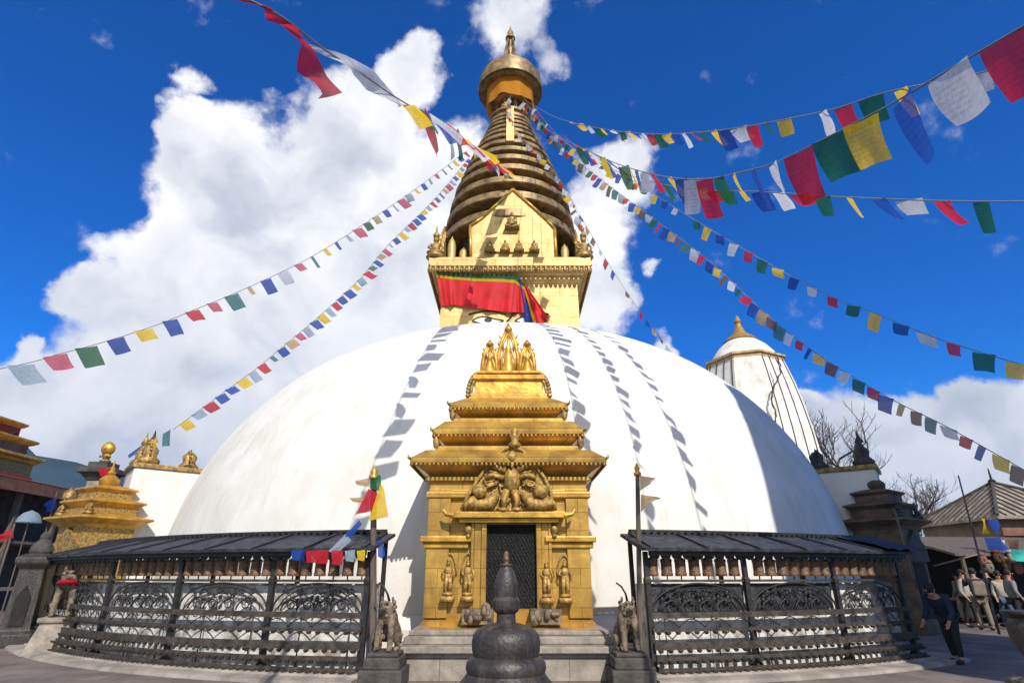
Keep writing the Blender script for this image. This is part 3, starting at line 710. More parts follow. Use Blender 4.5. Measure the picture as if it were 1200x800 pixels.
# four standing deities beside the door
for px, py, hh, nm in ((524.5, 698, .66, True), (547.5, 698, .64, True), (641, 700, .64, True), (663, 700, .66, True)):
    c = at(px, py, yw - .12); b = MB(); deity(b, (c.x, yw - .13, c.z), hh, True); b.box(c.x - .12, c.x + .12, yw - .24, yw, c.z - .09, c.z)
    b.tube([(c.x - .14*math.cos(t*math.pi/12), yw - .03, c.z + .36 + .38*math.sin(t*math.pi/12)) for t in range(13)], .016, 5)
    P_.append(b.build('standing_figure', M['oldgold'], smooth=True))
# tray of offerings at the sill
for px in (560, 640):
    b = MB(); c = at(px, 722, yw - .3); b.box(c.x - .28, c.x + .28, yw - .42, yw, zb + .12, c.z + .12); rq = random.Random(px)
    for k_ in range(9): b.ell((c.x + rq.uniform(-.22, .22), yw - .43 + rq.uniform(-.05, .05), c.z + rq.uniform(-.06, .15)), (rq.uniform(.05, .10), .07, rq.uniform(.05, .11)), nu=8, nv=6)
    P_.append(b.build('offering_block', M['lion'], smooth=35))
place(P_, shr)

# stone platform of the shrine
plat = thing('stone_platform', 'stepped grey stone platform carrying the gilded shrine', 'platform', (SX, 12, 0))
pl = []
def xat(px, py, Y): return at(px, py, Y).x
z2 = at(600, 736, 11.05).z; z1 = at(600, 757, 10.55).z
pl.append(MB().box(xat(497, 745, 11.2), xat(695, 745, 11.2), 11.18, 13.9, z2 - .02, zb).build('gilt_skirting', M['gold'], bevel=.01))
b = MB(); b.box(xat(479, 745, 11.0), xat(714, 745, 11.0), 10.98, 14, z1 + .12, z2 - .021); b.box(xat(473, 750, 10.8), xat(720, 750, 10.8), 10.78, 14, z1, z1 + .118)
pl.append(b.build('upper_step', M['stone'], bevel=.02))
b = MB(); b.box(xat(460, 757, 10.55), xat(730, 757, 10.55), 10.5, 14, z1 - .10, z1 - .002); pl.append(b.build('coping_slab', M['stone'], bevel=.015))
b = MB(); b.box(xat(466, 770, 10.6), xat(724, 770, 10.6), 10.62, 14, 0, z1 - .16); b.box(xat(464, 770, 10.6), xat(726, 770, 10.6), 10.57, 14, z1 - .16, z1 - .102)
pl.append(b.build('plinth_wall', mat('ashlar_grey_stone', (.37, .32, .26), (.2, .17, .135), scale=3, rough=.85, bump=.5, bscale=12, brick=dict(w=.7, h=.5, m=.01, var=.85, mc=.5)), bevel=.01))
place(pl, plat)

# black stone votive stupa in front
cx_ = at(593, 740, 7.8).x
cha = thing('votive_stupa', 'small black stone votive stupa with round belly in front of the shrine', 'votive stupa', (cx_, 7.8, 0))
cpz = []
cpz.append(MB().lathe([(.405*.7, .60), (.455, .52), (.462, .56), (.455, .62), (.42, .67), (.40, .70)] if 0 else [(.50, .47), (.462, .52), (.478, .57), (.47, .63), (.43, .68), (.395, .70), (.408, .76), (.413, .84), (.40, .92), (.35, .98), (.26, 1.02), (.14, 1.05)], n=48).build('belly', M['bstone'], cha, smooth=50))
MB().lathe([(.62, 0), (.62, .18), (.66, .2), (.66, .28), (.60, .31), (.56, .40), (.50, .47), (.3, .47)], n=48).build('base', M['bstone'], cha, smooth=35)
MB().lathe([(.12, 1.03), (.115, 1.15), (.15, 1.18), (.168, 1.22), (.168, 1.30), (.14, 1.33), (.135, 1.34)], n=28).build('collar', M['bstone'], cha, smooth=35)
MB().lathe([(.135, 1.34), (.142, 1.42), (.135, 1.52), (.10, 1.63), (.055, 1.69), (.05, 1.70)], n=28).build('cone', M['bstone'], cha, smooth=50)
b = MB().lathe([(.03, 1.69), (.075, 1.70), (.075, 1.715), (.035, 1.72), (.033, 1.76), (.04, 1.77), (.033, 1.78), (.03, 1.85), (.012, 1.87)], n=14); b.build('finial', M['wheel'], cha, smooth=40)

# ------------------------------------------------------------------ guardian lions
def skin_obj(name, verts, edges, radii, m, parent=None, loc=None, sub=1):
    me = bpy.data.meshes.new(name); me.from_pydata(verts, edges, []); me.update(); me.materials.append(m)
    o = bpy.data.objects.new(name, me); COL.objects.link(o)
    sm = o.modifiers.new('skin', 'SKIN'); sm.use_smooth_shade = True
    dat = me.skin_vertices[0].data if me.skin_vertices else None
    if dat is None:
        me.attributes  # no layer yet
        import bmesh
        bm = bmesh.new(); bm.from_mesh(me); bm.verts.layers.skin.verify(); bm.to_mesh(me); bm.free(); dat = me.skin_vertices[0].data
    for i, r in enumerate(radii):
        rr = r if isinstance(r, tuple) else (r, r); dat[i].radius = rr; dat[i].use_root = (i == 0)
    ss = o.modifiers.new('subsurf', 'SUBSURF'); ss.levels = sub; ss.render_levels = sub
    if parent: o.parent = parent
    if loc is not None: o.location = loc
    return o
def lion(root, s=1.0):
    V = [(0, .28, .34), (0, .10, .52), (0, -.10, .70), (0, -.17, .90), (0, -.30, .92),   # hip, waist, chest, neck/head, muzzle
         (-.14, -.12, .62), (-.15, -.20, .34), (-.15, -.22, .05), (-.15, -.33, .03),
         (.14, -.12, .62), (.15, -.20, .34), (.15, -.22, .05), (.15, -.33, .03),
         (-.17, .22, .25), (-.22, -.02, .26), (-.21, .08, .05), (-.21, -.08, .03),
         (.17, .22, .25), (.22, -.02, .26), (.21, .08, .05), (.21, -.08, .03),
         (0, .42, .30), (0, .46, .55), (0, .38, .72)]
    E_ = [(0, 1), (1, 2), (2, 3), (3, 4), (2, 5), (5, 6), (6, 7), (7, 8), (2, 9), (9, 10), (10, 11), (11, 12), (0, 13), (13, 14), (14, 15), (15, 16), (0, 17), (17, 18), (18, 19), (19, 20), (0, 21), (21, 22), (22, 23)]
    Rr = [.19, .17, .22, .17, .11, .10, .075, .06, .06, .10, .075, .06, .06, .12, .09, .06, .055, .12, .09, .06, .055, .04, .035, .05]
    skin_obj('body', [(x*s, y*s, z*s) for x, y, z in V], E_, [r*s for r in Rr], M['lion'], root, sub=2)
    b = MB()
    for k_ in range(26):                       # curls of the mane and ears
        a = k_*2.4; r = .15 + .02*math.sin(k_); z = .98 - .012*k_
        b.ell((r*math.cos(a)*s, (-.12 + r*.8*math.sin(a))*s, z*s), (.05*s, .05*s, .05*s), nu=7, nv=5)
    for sx in (-1, 1): b.ell((sx*.13*s, -.16*s, 1.04*s), (.03*s, .03*s, .06*s), nu=7, nv=5); b.ell((sx*.07*s, -.31*s, .98*s), (.03*s, .03*s, .03*s), nu=7, nv=5)
    b.box(-.08*s, .08*s, -.43*s, -.34*s, .84*s, .87*s)
    b.build('mane', M['lion'], root, smooth=True)
    MB().tube([(.02*s, -.1*s, 1.0*s), (-.02*s, -.14*s, 1.15*s), (-.12*s, -.16*s, 1.30*s), (-.24*s, -.16*s, 1.38*s)], [.022, .018, .016, .014], 6).build('crest_rod', M['iron'], root, smooth=True)
for px, lab, lab2 in ((452, 'seated stone guardian lion left of the gilded shrine steps, near the prayer wheel rack', 'dark stepped stone pedestal under the lion left of the shrine'),
                 (737, 'seated stone guardian lion right of the gilded shrine, dark face and mane', 'dark stepped stone pedestal under the lion right of the shrine')):
    c = at(px, 765, 10.25); zc_ = at(px, 763, 10.2).z
    pd = thing('pedestal', lab2, 'pedestal', (c.x, 10.3, 0), 0, 'lion pedestals')
    b = MB(); b.box(-.33, .33, -.42, .48, 0, zc_ - .22); b.build('base', M['stoned'], pd, bevel=.02)
    b = MB(); b.box(-.28, .28, -.36, .42, zc_ - .22, zc_ - .06); b.box(-.24, .24, -.30, .38, zc_ - .06, zc_); b.build('upper_block', M['stoned'], pd, bevel=.02)
    ln = thing('guardian_lion', lab, 'statue', (c.x, 10.32, zc_), R_(-12 if px < 600 else 12), 'guardian lions'); lion(ln, .72)

# ------------------------------------------------------------------ prayer wheel racks round the dome
RR = 15.3
def phi_at(px, py):
    best = None
    for i in range(-700, 701):
        a = i*.001*1.0
        p = PP(a, RR, 1.5); d = p.y*cth + (p.z - EYE)*sth
        x = 600 + F*p.x/d
        if best is None or abs(x-px) < best[0]: best = (abs(x-px), a)
    return best[1]
wm = MB().lathe([(.0, 0), (.085, 0), (.092, .015), (.09, .05), (.085, .06), (.086, .22), (.092, .235), (.092, .26), (.08, .275), (.05, .29), (.03, .30), (.028, .34), (.001, .35)], n=16)
me_w = wm.build('prayer_wheel', M['wheel'], smooth=40); mesh_w = me_w.data; mesh_w.transform(Matrix.Diagonal((1.12, 1.12, 1.04, 1))); bpy.data.objects.remove(me_w)
ax_ = MB().lathe([(.012, -.07), (.012, 0.0), (.001, 0.0)], n=6)
o_ = ax_.build('axle', M['iron']); mesh_a = o_.data; bpy.data.objects.remove(o_)
def scroll(mb, a0, a1, z0, z1, r):
    """wrought iron scrollwork: big arch, side circles, curling tendrils"""
    W_ = abs(a1 - a0)*RR; mid = (a0+a1)/2
    def Q(u, v): return PP(mid + u/RR, r, z0 + v*(z1 - z0))
    h = W_/2*.94
    mb.tube([Q(h*math.cos(math.pi*(1 - t/24)), math.sin(math.pi*t/24)*.97) for t in range(25)], .017, 5)
    mb.tube([Q(h*.86*math.cos(math.pi*(1 - t/24)), math.sin(math.pi*t/24)*.83) for t in range(25)], .011, 4)
    nci = max(2, int(W_/.45))
    for i in range(nci):
        c = -h*.75 + 1.5*h*(i+.5)/nci
        for k_ in range(2):
            mb.tube([Q(c + (.21 - .008*t)*math.cos(math.pi*(1 - t/12)), (.42 - .01*t)*math.sin(math.pi*t/12)+.01) for t in range(13)], .015, 5) if k_ == 0 else \
                mb.tube([Q(c + (.13 - .006*t)*math.cos(t*.5), .22 + (.26 - .012*t)*math.sin(t*.5)*1.0) for t in range(20)], .011, 4)
        for s_ in (-1, 1):
            mb.tube([Q(c + s_*(.02 + .012*t), .40 + .035*t + .05*math.sin(t*.8)) for t in range(12)], .010, 4)
            mb.tube([Q(c + s_*(.12 + (.09 - .006*t)*math.cos(t*.6)), .66 + (.13 - .008*t)*math.sin(t*.6)) for t in range(13)], .012, 4)
        rr_ = random.Random(i*7 + int(abs(a0)*100))
        for k_ in range(5):
            u0 = c + rr_.uniform(-.2, .2); v0 = rr_.uniform(.3, .7)
            lim = math.sqrt(max(0, 1 - (u0/h)**2))*.9
            if v0 < lim: mb.ell(Q(u0, v0), (.03, .012, .04), nu=6, nv=4)
def cups(mb, a0, a1, r, z, sp, rad):
    n_ = int(abs(a1-a0)*r/sp)
    for i in range(n_):
        a = a0 + (a1-a0)*(i+.5)/n_; p = PP(a, r, z)
        mb.lathe([(.001, -rad*.9), (rad*.6, -rad*.75), (rad*.95, -rad*.2), (rad, .0), (rad*.8, 0.0), (.001, -rad*.3)], n=8)
        k_ = 6*8; mb.xf(Matrix.Translation(p), len(mb.v) - k_)
def rack(side, phis, label, dark_bays):
    a0, a1 = phis[0], phis[-1]; s_ = -1 if side == 'L' else 1
    n_ = int(abs(a1-a0)*RR/.35)
    root = thing('prayer_wheel_rack', label, 'prayer wheels', PP(a0, RR, 0), 0, 'prayer wheel racks round the dome')
    K = []
    K.append(MB().arc([(15.68, 1.97), (15.69, 2.02), (14.62, 2.31), (14.60, 2.26)], a0 - s_*.012, a1 + s_*.012, n_).build('roof', M['roofm'], smooth=30))
    roof = K[-1]
    nb_ = int(abs(a1-a0)*RR/.95); sub = []
    for i in range(nb_+1):
        a = a0 + (a1-a0)*i/nb_; da = .0022
        sub.append(MB().arc([(15.70, 2.022), (15.70, 2.05), (14.63, 2.34), (14.63, 2.312)], a - da, a + da, 1).build('roof_batten', M['iron']))
    place(sub, roof)
    K.append(MB().arc([(15.60, 1.90), (15.60, 1.965), (15.50, 1.98), (15.50, 1.90)], a0, a1, n_).build('eave_beam', M['iron'], smooth=30))
    b = MB().arc([(14.64, 2.34), (14.64, 2.39), (14.58, 2.39), (14.58, 2.28)], a0, a1, n_)
    nt_ = int(abs(a1-a0)*14.6/.14)
    for i in range(nt_):
        a = a0 + (a1-a0)*(i+.5)/nt_; b.arc([(14.66, 2.28), (14.66, 2.36), (14.63, 2.36), (14.63, 2.28)], a - .0025, a + .0025, 1)
    K.append(b.build('ridge_trim', M['iron']))
    # scalloped valance
    nv_ = int(abs(a1-a0)*RR/.2); b = MB()
    for i in range(nv_):
        a = a0 + (a1-a0)*(i+.5)/nv_; c = PP(a, 15.52, 1.90); t_ = Vector((math.cos(a), math.sin(a), 0))
        b.prism([(.095*math.cos(math.pi + math.pi*k_/8), .07*math.sin(math.pi + math.pi*k_/8)) for k_ in range(9)], -.006, .006, c, t_, Vector((math.sin(a), -math.cos(a), 0)))
    K.append(b.build('valance', M['iron']))
    K.append(MB().arc([(15.36, 1.47), (15.36, 1.51), (15.24, 1.51), (15.24, 1.47)], a0, a1, n_).build('wheel_rail', M['ironbr'], smooth=30))
    nw = int(abs(a1-a0)*RR/.262)
    for i in range(nw):
        a = a0 + (a1-a0)*(i+.5)/nw
        if min(abs(a-p) for p in phis) < .006: continue
        w = bpy.data.objects.new('prayer_wheel', mesh_w); COL.objects.link(w); w.location = PP(a, 15.30, 1.565); w.rotation_euler = (0, 0, i*1.3); sc = 1 + .05*math.sin(i*3.1); w.scale = (sc, sc, 1)
        x = bpy.data.objects.new('axle', mesh_a); COL.objects.link(x); x.parent = w
        K.append(w)
    for i, p in enumerate(phis):
        r = RR + .05; b = MB()
        c = PP(p, r, 0); b.sq([(.075, .075, 0), (.075, .075, .16), (.045, .045, .2), (.045, .045, 1.42), (.055, .055, 1.46), (.055, .055, 1.52), (.04, .04, 1.56), (.04, .04, 1.97)], c.x, c.y, p)
        c2 = PP(p, 14.62, 0); b.sq([(.035, .035, 0), (.035, .035, 2.26)], c2.x, c2.y, p)
        K.append(b.build('post', M['iron'], bevel=.006))
    K.append(MB().arc([(15.40, .90), (15.40, .99), (15.34, .99), (15.34, .90)], a0, a1, n_).build('mid_rail', M['ironbr'], smooth=30))
    for z0, z1_, r0 in ((.70, .745, 15.44), (.43, .535, 15.46), (.285, .33, 15.52), (.13, .175, 15.56)):
        b = MB().arc([(r0, z0), (r0, z1_), (r0 - .05, z1_), (r0 - .05, z0)], a0, a1, n_)
        cups(b, a0, a1, r0 + .03, z0 + .0, .17 if z0 > .4 else .145, .058 if z0 < .4 else .05)
        K.append(b.build('scalloped_rail', M['ironbr'], smooth=40))
    for i in range(len(phis)-1):
        b = MB(); scroll(b, phis[i], phis[i+1], 1.0, 1.46, 15.33)
        K.append(b.build('scrollwork_panel', M['iron'], smooth=True))
        # lower lattice braces
        b = MB(); W_ = abs(phis[i+1]-phis[i])*RR; m2 = max(2, int(W_/.45))
        for k_ in range(m2):
            aa = phis[i] + (phis[i+1]-phis[i])*k_/m2; ab = phis[i] + (phis[i+1]-phis[i])*(k_+1)/m2; am = (aa+ab)/2
            b.tube([PP(aa + (ab-aa)*t/10, 15.40, .76 + .13*math.sin(math.pi*t/10)) for t in range(11)], .010, 5)
            if k_ % 2 == 0: b.tube([PP(am, 15.40, .14), PP(am, 15.38, .9)], .011, 5)
        K.append(b.build('lower_lattice', M['iron'], smooth=True))
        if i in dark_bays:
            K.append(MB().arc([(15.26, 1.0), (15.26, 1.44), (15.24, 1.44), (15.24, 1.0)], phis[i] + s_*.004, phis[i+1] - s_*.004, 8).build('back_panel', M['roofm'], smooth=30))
    place(K, root)
    # whitewashed wall behind the wheels and kerb stones
    wl = MB().arc([(15.17, 0), (15.17, 1.40), (15.12, 1.44), (14.75, 1.44), (14.7, 0)], a0, a1, n_).build('low_wall', M['plaster'], smooth=30)
    meta(wl, 'stained pale plaster wall behind the prayer wheels %s of the shrine' % ('left' if side == 'L' else 'right'), 'wall')
    return root
phL = [phi_at(x, 670) for x in (432, 322, 214, 134)]
phL.append(-.84)
phR = [phi_at(x, 670) for x in (757, 872, 975, 1050)]
rack('L', phL, 'long curved black iron prayer wheel rack with white arched scrollwork, left of the shrine', ())
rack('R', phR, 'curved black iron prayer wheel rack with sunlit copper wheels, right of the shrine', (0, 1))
for a, b_ in ((phL[-1] - .1, -.15), (.15, phR[-1] + .05)):
    struct('kerb', MB().arc([(15.98, 0), (15.96, .05), (15.90, .065), (15.66, .07), (15.64, .10), (15.6, .11), (13.1, .115), (13.1, 0)], a, b_, 60), M['kerb'], smooth=30)

# poles with pennants either side of the shrine
def cloth(w, h, wind=.25, seed=0, nu=8, nv=8, sag=.04, curl=.06):
    r = random.Random(seed); a, b_, c = r.uniform(0, 6), r.uniform(2, 5), r.uniform(.6, 1.4); sk = r.uniform(.3, 1.2)*wind; ck = r.uniform(-.3, .9)
    vs = []
    for i in range(nu+1):
        u = i/nu - .5
        for j in range(nv+1):
            v = j/nv
            x = u*w*(1 - .12*v*r.uniform(.95, 1.05)) + sk*h*v**1.4
            y = curl*math.sin(a + u*b_ + v*2.5*c)*(.2 + v) + ck*h*.35*v*v
            z = -v*h*(1 - .10*abs(sk)*v) + sag*math.cos(u*math.pi)*-.5
            vs.append((x, y, z))
    return MB().add(vs, [(i*(nv+1)+j, (i+1)*(nv+1)+j, (i+1)*(nv+1)+j+1, i*(nv+1)+j+1) for i in range(nu) for j in range(nv)])
def tri_flag(name, p0, p1, p2, m, lab, cat='flag', p3=None, group=None, parent=None):
    """small cloth between three or four world points"""
    p0, p1, p2 = Vector(p0), Vector(p1), Vector(p2); p3 = Vector(p3) if p3 else (p1*.55 + p2*.45)
    nrm = (p1-p0).cross(p2-p0).normalized(); nu = 8; nv = 8; vs = []
    k_ = (p1 - p0).length
    for i in range(nu+1):
        for j in range(nv+1):
            u, v = i/nu, j/nv
            q = (p0*(1-u) + p1*u)*(1-v) + (p2*(1-u) + p3*u)*v
            vs.append(q + nrm*k_*.10*math.sin(u*7 + v*3)*(v*.7 + .3))
    b = MB().add(vs, [(i*(nv+1)+j, (i+1)*(nv+1)+j, (i+1)*(nv+1)+j+1, i*(nv+1)+j+1) for i in range(nu) for j in range(nv)])
    o = b.build(name, m, smooth=True)
    if parent: place([o], parent)
    else: meta(o, lab, cat, group)
    return o
Yp = 10.72
def pole(px_b, py_b, px_t, py_t, Y, rad, lab, m=None, name='flag_pole', cap=True):
    b0 = at(px_b, py_b, Y); t0 = at(px_t, py_t, Y)
    root = thing(name, lab, 'pole', (b0.x, Y, b0.z))
    b = MB(); b.tube([(b0.x, Y, b0.z), (t0.x, Y, t0.z)], [rad, rad*.8], 10); o = b.build('pole', m or M['wood'], smooth=30); ps = [o]
    if cap:
        b = MB().lathe([(rad*1.3, t0.z - .02), (rad*1.5, t0.z + .03), (rad*.7, t0.z + .06), (rad*1.1, t0.z + .12), (.001, t0.z + .22)], t0.x, Y, n=10); ps.append(b.build('finial', M['gold'], smooth=True))
    place(ps, root); return root
lp = pole(437, 776, 438, 560, Yp, .062, 'thick weathered wooden pole with coloured flags left of the shrine')
rp = pole(751, 785, 747, 556, Yp, .048, 'thin weathered pole with two golden pennants right of the shrine')
def W3(px, py, Y): return at(px, py, Y)
tri_flag('prayer_flag', W3(432, 572, Yp-.1), W3(447, 580, Yp-.1), W3(416, 603, Yp-.15), FL['red'], 'red flag tied to the wooden pole left of the shrine', p3=W3(436, 598, Yp-.15))
tri_flag('prayer_flag', W3(446, 566, Yp-.12), W3(450, 572, Yp-.12), W3(432, 610, Yp-.2), FL['yellow'], 'long yellow flag hanging from the wooden pole left of the shrine', p3=W3(455, 605, Yp-.15))
tri_flag('prayer_flag', W3(434, 558, Yp-.05), W3(446, 556, Yp-.05), W3(433, 572, Yp-.1), FL['green'], 'small green flag at the top of the wooden pole left of the shrine', p3=W3(447, 575, Yp-.1))
tri_flag('pennant', W3(432, 560, Yp), W3(433, 570, Yp), W3(416, 563, Yp-.05), FL['tan'], 'upper tan pennant blowing left from the wooden pole', p3=W3(418, 568, Yp-.05))
tri_flag('pennant', W3(430, 582, Yp), W3(431, 590, Yp), W3(409, 583, Yp-.05), FL['tan'], 'lower tan pennant blowing left from the wooden pole', p3=W3(414, 588, Yp-.05))
tri_flag('prayer_flag', W3(421, 609, Yp-.25), W3(424, 614, Yp-.25), W3(404, 627, Yp-.3), FL['blue'], 'small blue flag below the red flag over the rack roof', p3=W3(410, 631, Yp-.3))
tri_flag('prayer_flag', W3(405, 625, Yp-.3), W3(412, 633, Yp-.3), W3(385, 645, Yp-.35), FL['pale'], 'long pale blue flag draped over the rack roof edge', p3=W3(392, 650, Yp-.35))
tri_flag('prayer_flag', W3(443, 630, Yp), W3(443, 652, Yp), W3(452, 643, Yp+.05), FL['blue'], 'blue triangular flag on the shadow side of the wooden pole', p3=W3(450, 655, Yp+.05))
for x0, x1_, yb_, c, n_ in ((341, 357, 656, 'blue', 'blue'), (358, 385, 659, 'red', 'red'), (388, 402, 661, 'red', 'darker red'), (404, 416, 657, 'pale', 'pale blue'), (418, 428, 656, 'yellow', 'yellow')):
    tri_flag('prayer_flag', W3(x0, 645, 10.25), W3(x1_, 644, 10.25), W3(x0 + 1, yb_, 10.22), FL[c], '%s cloth hanging under the rack eave, the %s' % (n_, {341: 'first from the left', 358: 'widest one', 388: 'one right of the widest', 404: 'one beside the yellow cloth', 418: 'last before the pole'}[x0]), p3=W3(x1_ - 1, yb_ + 1, 10.22), group='cloths under the rack eave')
tri_flag('pennant', W3(750, 557, Yp), W3(750, 575, Yp), W3(768, 560, Yp-.1), FL['tan'], 'upper golden pennant on the pole right of the shrine', p3=W3(762, 567, Yp-.1))
tri_flag('pennant', W3(751, 579, Yp), W3(751, 600, Yp), W3(775, 583, Yp-.1), FL['tan'], 'lower and larger golden pennant on the pole right of the shrine', p3=W3(762, 589, Yp-.1))

# ------------------------------------------------------------------ strings of prayer flags
CMESH = []
for i in range(9):
    o = cloth(1, 1, wind=.35, seed=i*13 + 1, curl=.09).build('flag', FL['white'], smooth=True); CMESH.append(o.data); bpy.data.objects.remove(o)
SEQ = ['blue', 'white', 'red', 'green', 'yellow']
def catmull(P, k=8):
    out = []
    Q = [P[0]] + P + [P[-1]]
    for i in range(1, len(Q)-2):
        for j in range(k):
            t = j/k; a, b_, c, d = Q[i-1], Q[i], Q[i+1], Q[i+2]
            out.append(.5*((2*b_) + (c-a)*t + (2*a - 5*b_ + 4*c - d)*t*t + (3*b_ - a - 3*c + d)*t**3))
    out.append(P[-1]); return out
def flag_string(pts, S, E_, size, gap, label, seq=SEQ, start=.3, rev=False, wind=1.0, seed=0, colours=None, skip=None, hscale=1.0, swing=.0, begin=0.0, end=1.0):
    """cord hanging in the vertical plane through its two ends; cloths spaced along it"""
    n_ = (E_ - S).cross(Vector((0, 0, 1))); o_ = Vector((0, 0, EYE)); P = []
    for p in pts:
        r = ray(*p); t = n_.dot(S - o_)/n_.dot(r); P.append(o_ + r*t)
    P = catmull(P)
    root = thing('prayer_flag_string', label, 'prayer flags', P[0], 0, 'strings of prayer flags')
    cd_ = MB().tube(P, .011, 4).build('cord', M['grey'], smooth=True); place([cd_], root)
    r = random.Random(seed); L_ = [0]
    for a, b_ in zip(P, P[1:]): L_.append(L_[-1] + (b_-a).length)
    s = start; k = 0; rootinv = Matrix.Translation(-P[0])
    if rev: s = L_[-1] - start
    else: s = max(s, begin)
    while (s > max(.3, begin) if rev else s < L_[-1]*end - .1):
        i = max(j for j in range(len(L_)) if L_[j] <= s); i = min(i, len(P)-2); f = (s - L_[i])/(L_[i+1]-L_[i])
        p = P[i].lerp(P[i+1], f); t_ = (P[i+1]-P[i]).normalized()
        if t_.x < 0: t_ = -t_
        yv = Vector((-t_.y, t_.x, 0)).normalized()      # horizontal, roughly away from the viewer
        xv = t_; zv = xv.cross(yv); zv = (zv + Vector((0, 0, .9))).normalized() if zv.z > 0 else (-zv + Vector((0, 0, .9))).normalized()
        yv2 = (yv + Vector((0, 0, r.uniform(-.5, .25)))).normalized()
        sz = size(s/L_[-1]) if callable(size) else size
        w = sz*r.uniform(.72, 1.14)*(.45 if r.random() < .10 else 1); h = sz*hscale*r.uniform(.62, 1.22)
        ang = Matrix.Rotation(r.uniform(-.5, .5), 3, 'Z')
        xw = (ang @ xv)
        sw = swing(s/L_[-1]) if callable(swing) else swing
        if sw:
            hv_ = Vector((sw*r.uniform(.75, 1.25), r.uniform(-.2, .1), -1)); hv_ = (hv_ - t_*hv_.dot(t_)*.6).normalized(); zv = -hv_
            yv2 = zv.cross(xw).normalized()
        mt = Matrix(((xw.x*w, yv2.x*w*.8, zv.x*h, p.x), (xw.y*w, yv2.y*w*.8, zv.y*h, p.y), (xw.z*w, yv2.z*w*.8, zv.z*h, p.z), (0, 0, 0, 1)))
        mt = rootinv @ mt
        col = colours[k % len(colours)] if colours else seq[k % len(seq)]
        if r.random() > .03 or colours:
            inst(CMESH[r.randrange(len(CMESH))], 'flag', root, mt, FL[col])
        s += (sz*r.uniform(.86, 1.12) + gap)*(-1 if rev else 1); k += 1
    return root
S0 = Vector((.5, 24.8, 26.0))
lin = lambda a, b_: (lambda t: a + (b_-a)*t)
flag_string([(618, 122), (640, 150), (700, 182), (760, 203), (820, 210), (880, 199), (905, 192), (930, 181), (985, 153), (1048, 120), (1105, 86), (1180, 42), (1210, 25)],
            S0, at_dist(1180, 50, 6.7), lin(.36, .43), .10, 'big prayer flags sweeping from the spire to a large red flag at upper right',
            colours=['red', 'white', 'blue', 'yellow', 'green'], seed=3, hscale=1.38, swing=lin(1.1, .1), rev=True, start=.22, begin=11)
flag_string([(616, 118), (650, 137), (700, 150), (760, 157), (820, 155), (870, 149), (920, 140), (980, 127), (1040, 108), (1130, 90), (1160, 82)],
            S0 + Vector((.1, 0, .1)), at_dist(1130, 95, 9.7), lin(.36, .38), .12, 'topmost prayer flag string from the canopy, just above the big flags',
            seq=['white', 'red', 'green', 'yellow', 'blue'], seed=5, swing=lin(1.0, .4), begin=9.5)
flag_string([(620, 125), (640, 150), (700, 190), (760, 212), (820, 222), (880, 224), (930, 227), (970, 230), (1060, 234), (1130, 236), (1200, 236)],
            S0 + Vector((0, 0, -.2)), at_dist(1190, 240, 10.6), lin(.34, .44), .16, 'nearly level prayer flag string ending in white and red flags below the big ones',
            seq=['blue', 'white', 'red', 'green', 'yellow'], seed=8, hscale=.95, swing=lin(1.0, .5), begin=9.5)
TL = flag_string([(596, 202), (575, 185), (548, 166), (520, 146), (470, 118), (420, 84), (380, 58), (330, 20), (285, -3), (270, -15)],
            at(596, 200, 24.0), at_dist(285, -5, 5.0), lin(.55, .55), .05, 'prayer flags with long red and white ones running from the spire to the top left',
            colours=['yellow', 'green', 'red', 'white', 'blue', 'red', 'white', 'yellow', 'green', 'red', 'white', 'yellow', 'red', 'white', 'yellow', 'red'], seed=4, hscale=1.1, swing=.8, rev=True, start=4.9)

_S, _E = at(596, 200, 24.0), at_dist(285, -5, 5.0)
_n = (_E - _S).cross(Vector((0, 0, 1)))
def tlp(px, py):
    r = ray(px, py); return Vector((0, 0, EYE)) + r*(_n.dot(_S - Vector((0, 0, EYE)))/_n.dot(r))
def ribbon(up, lo, m):
    nu, nv = 14, 6; nn_ = _n.normalized(); vs = []
    for i in range(nu+1):
        for j in range(nv+1):
            a = lerp_list(up, i/nu); b = lerp_list(lo, i/nu); v = j/nv
            p = tlp(a[0]*(1-v) + b[0]*v, a[1]*(1-v) + b[1]*v)
            vs.append(p + nn_*(.05*math.sin(i*.75 + v*2.2)*(.25 + v) + .015*math.sin(i*1.9 + v*5)*v))
    o = MB().add(vs, [(i*(nv+1)+j, (i+1)*(nv+1)+j, (i+1)*(nv+1)+j+1, i*(nv+1)+j+1) for i in range(nu) for j in range(nv)]).build('flag', m, smooth=True)
    place([o], TL)
ribbon([(284, -4), (318, 11), (345, 30)], [(284, 0), (318, 18), (350, 50)], FL['red'])
ribbon([(338, 26), (362, 52), (382, 86), (400, 109)], [(332, 24), (348, 60), (361, 92), (374, 116)], FL['red'])
ribbon([(362, 52), (400, 62), (436, 82), (458, 105), (469, 121)], [(364, 54), (402, 80), (430, 100), (452, 118), (467, 126)], FL['white'])
flag_string([(548, 176), (500, 212), (450, 247), (370, 298), (290, 337), (220, 366), (180, 382), (117, 402), (68, 415), (38, 424), (-10, 434)],
            at(548, 178, 24.6), at_dist(0, 435, 20), lin(.34, .56), .24, 'upper prayer flag string crossing the big cloud to the left edge',
            colours=['red', 'blue', 'yellow', 'blue', 'green', 'pink', 'pale', 'blue', 'yellow', 'pale', 'pink', 'pale', 'blue', 'tan', 'green', 'pink', 'pale', 'blue', 'yellow', 'teal', 'pink', 'white', 'blue', 'tan', 'teal', 'pink'], seed=11)
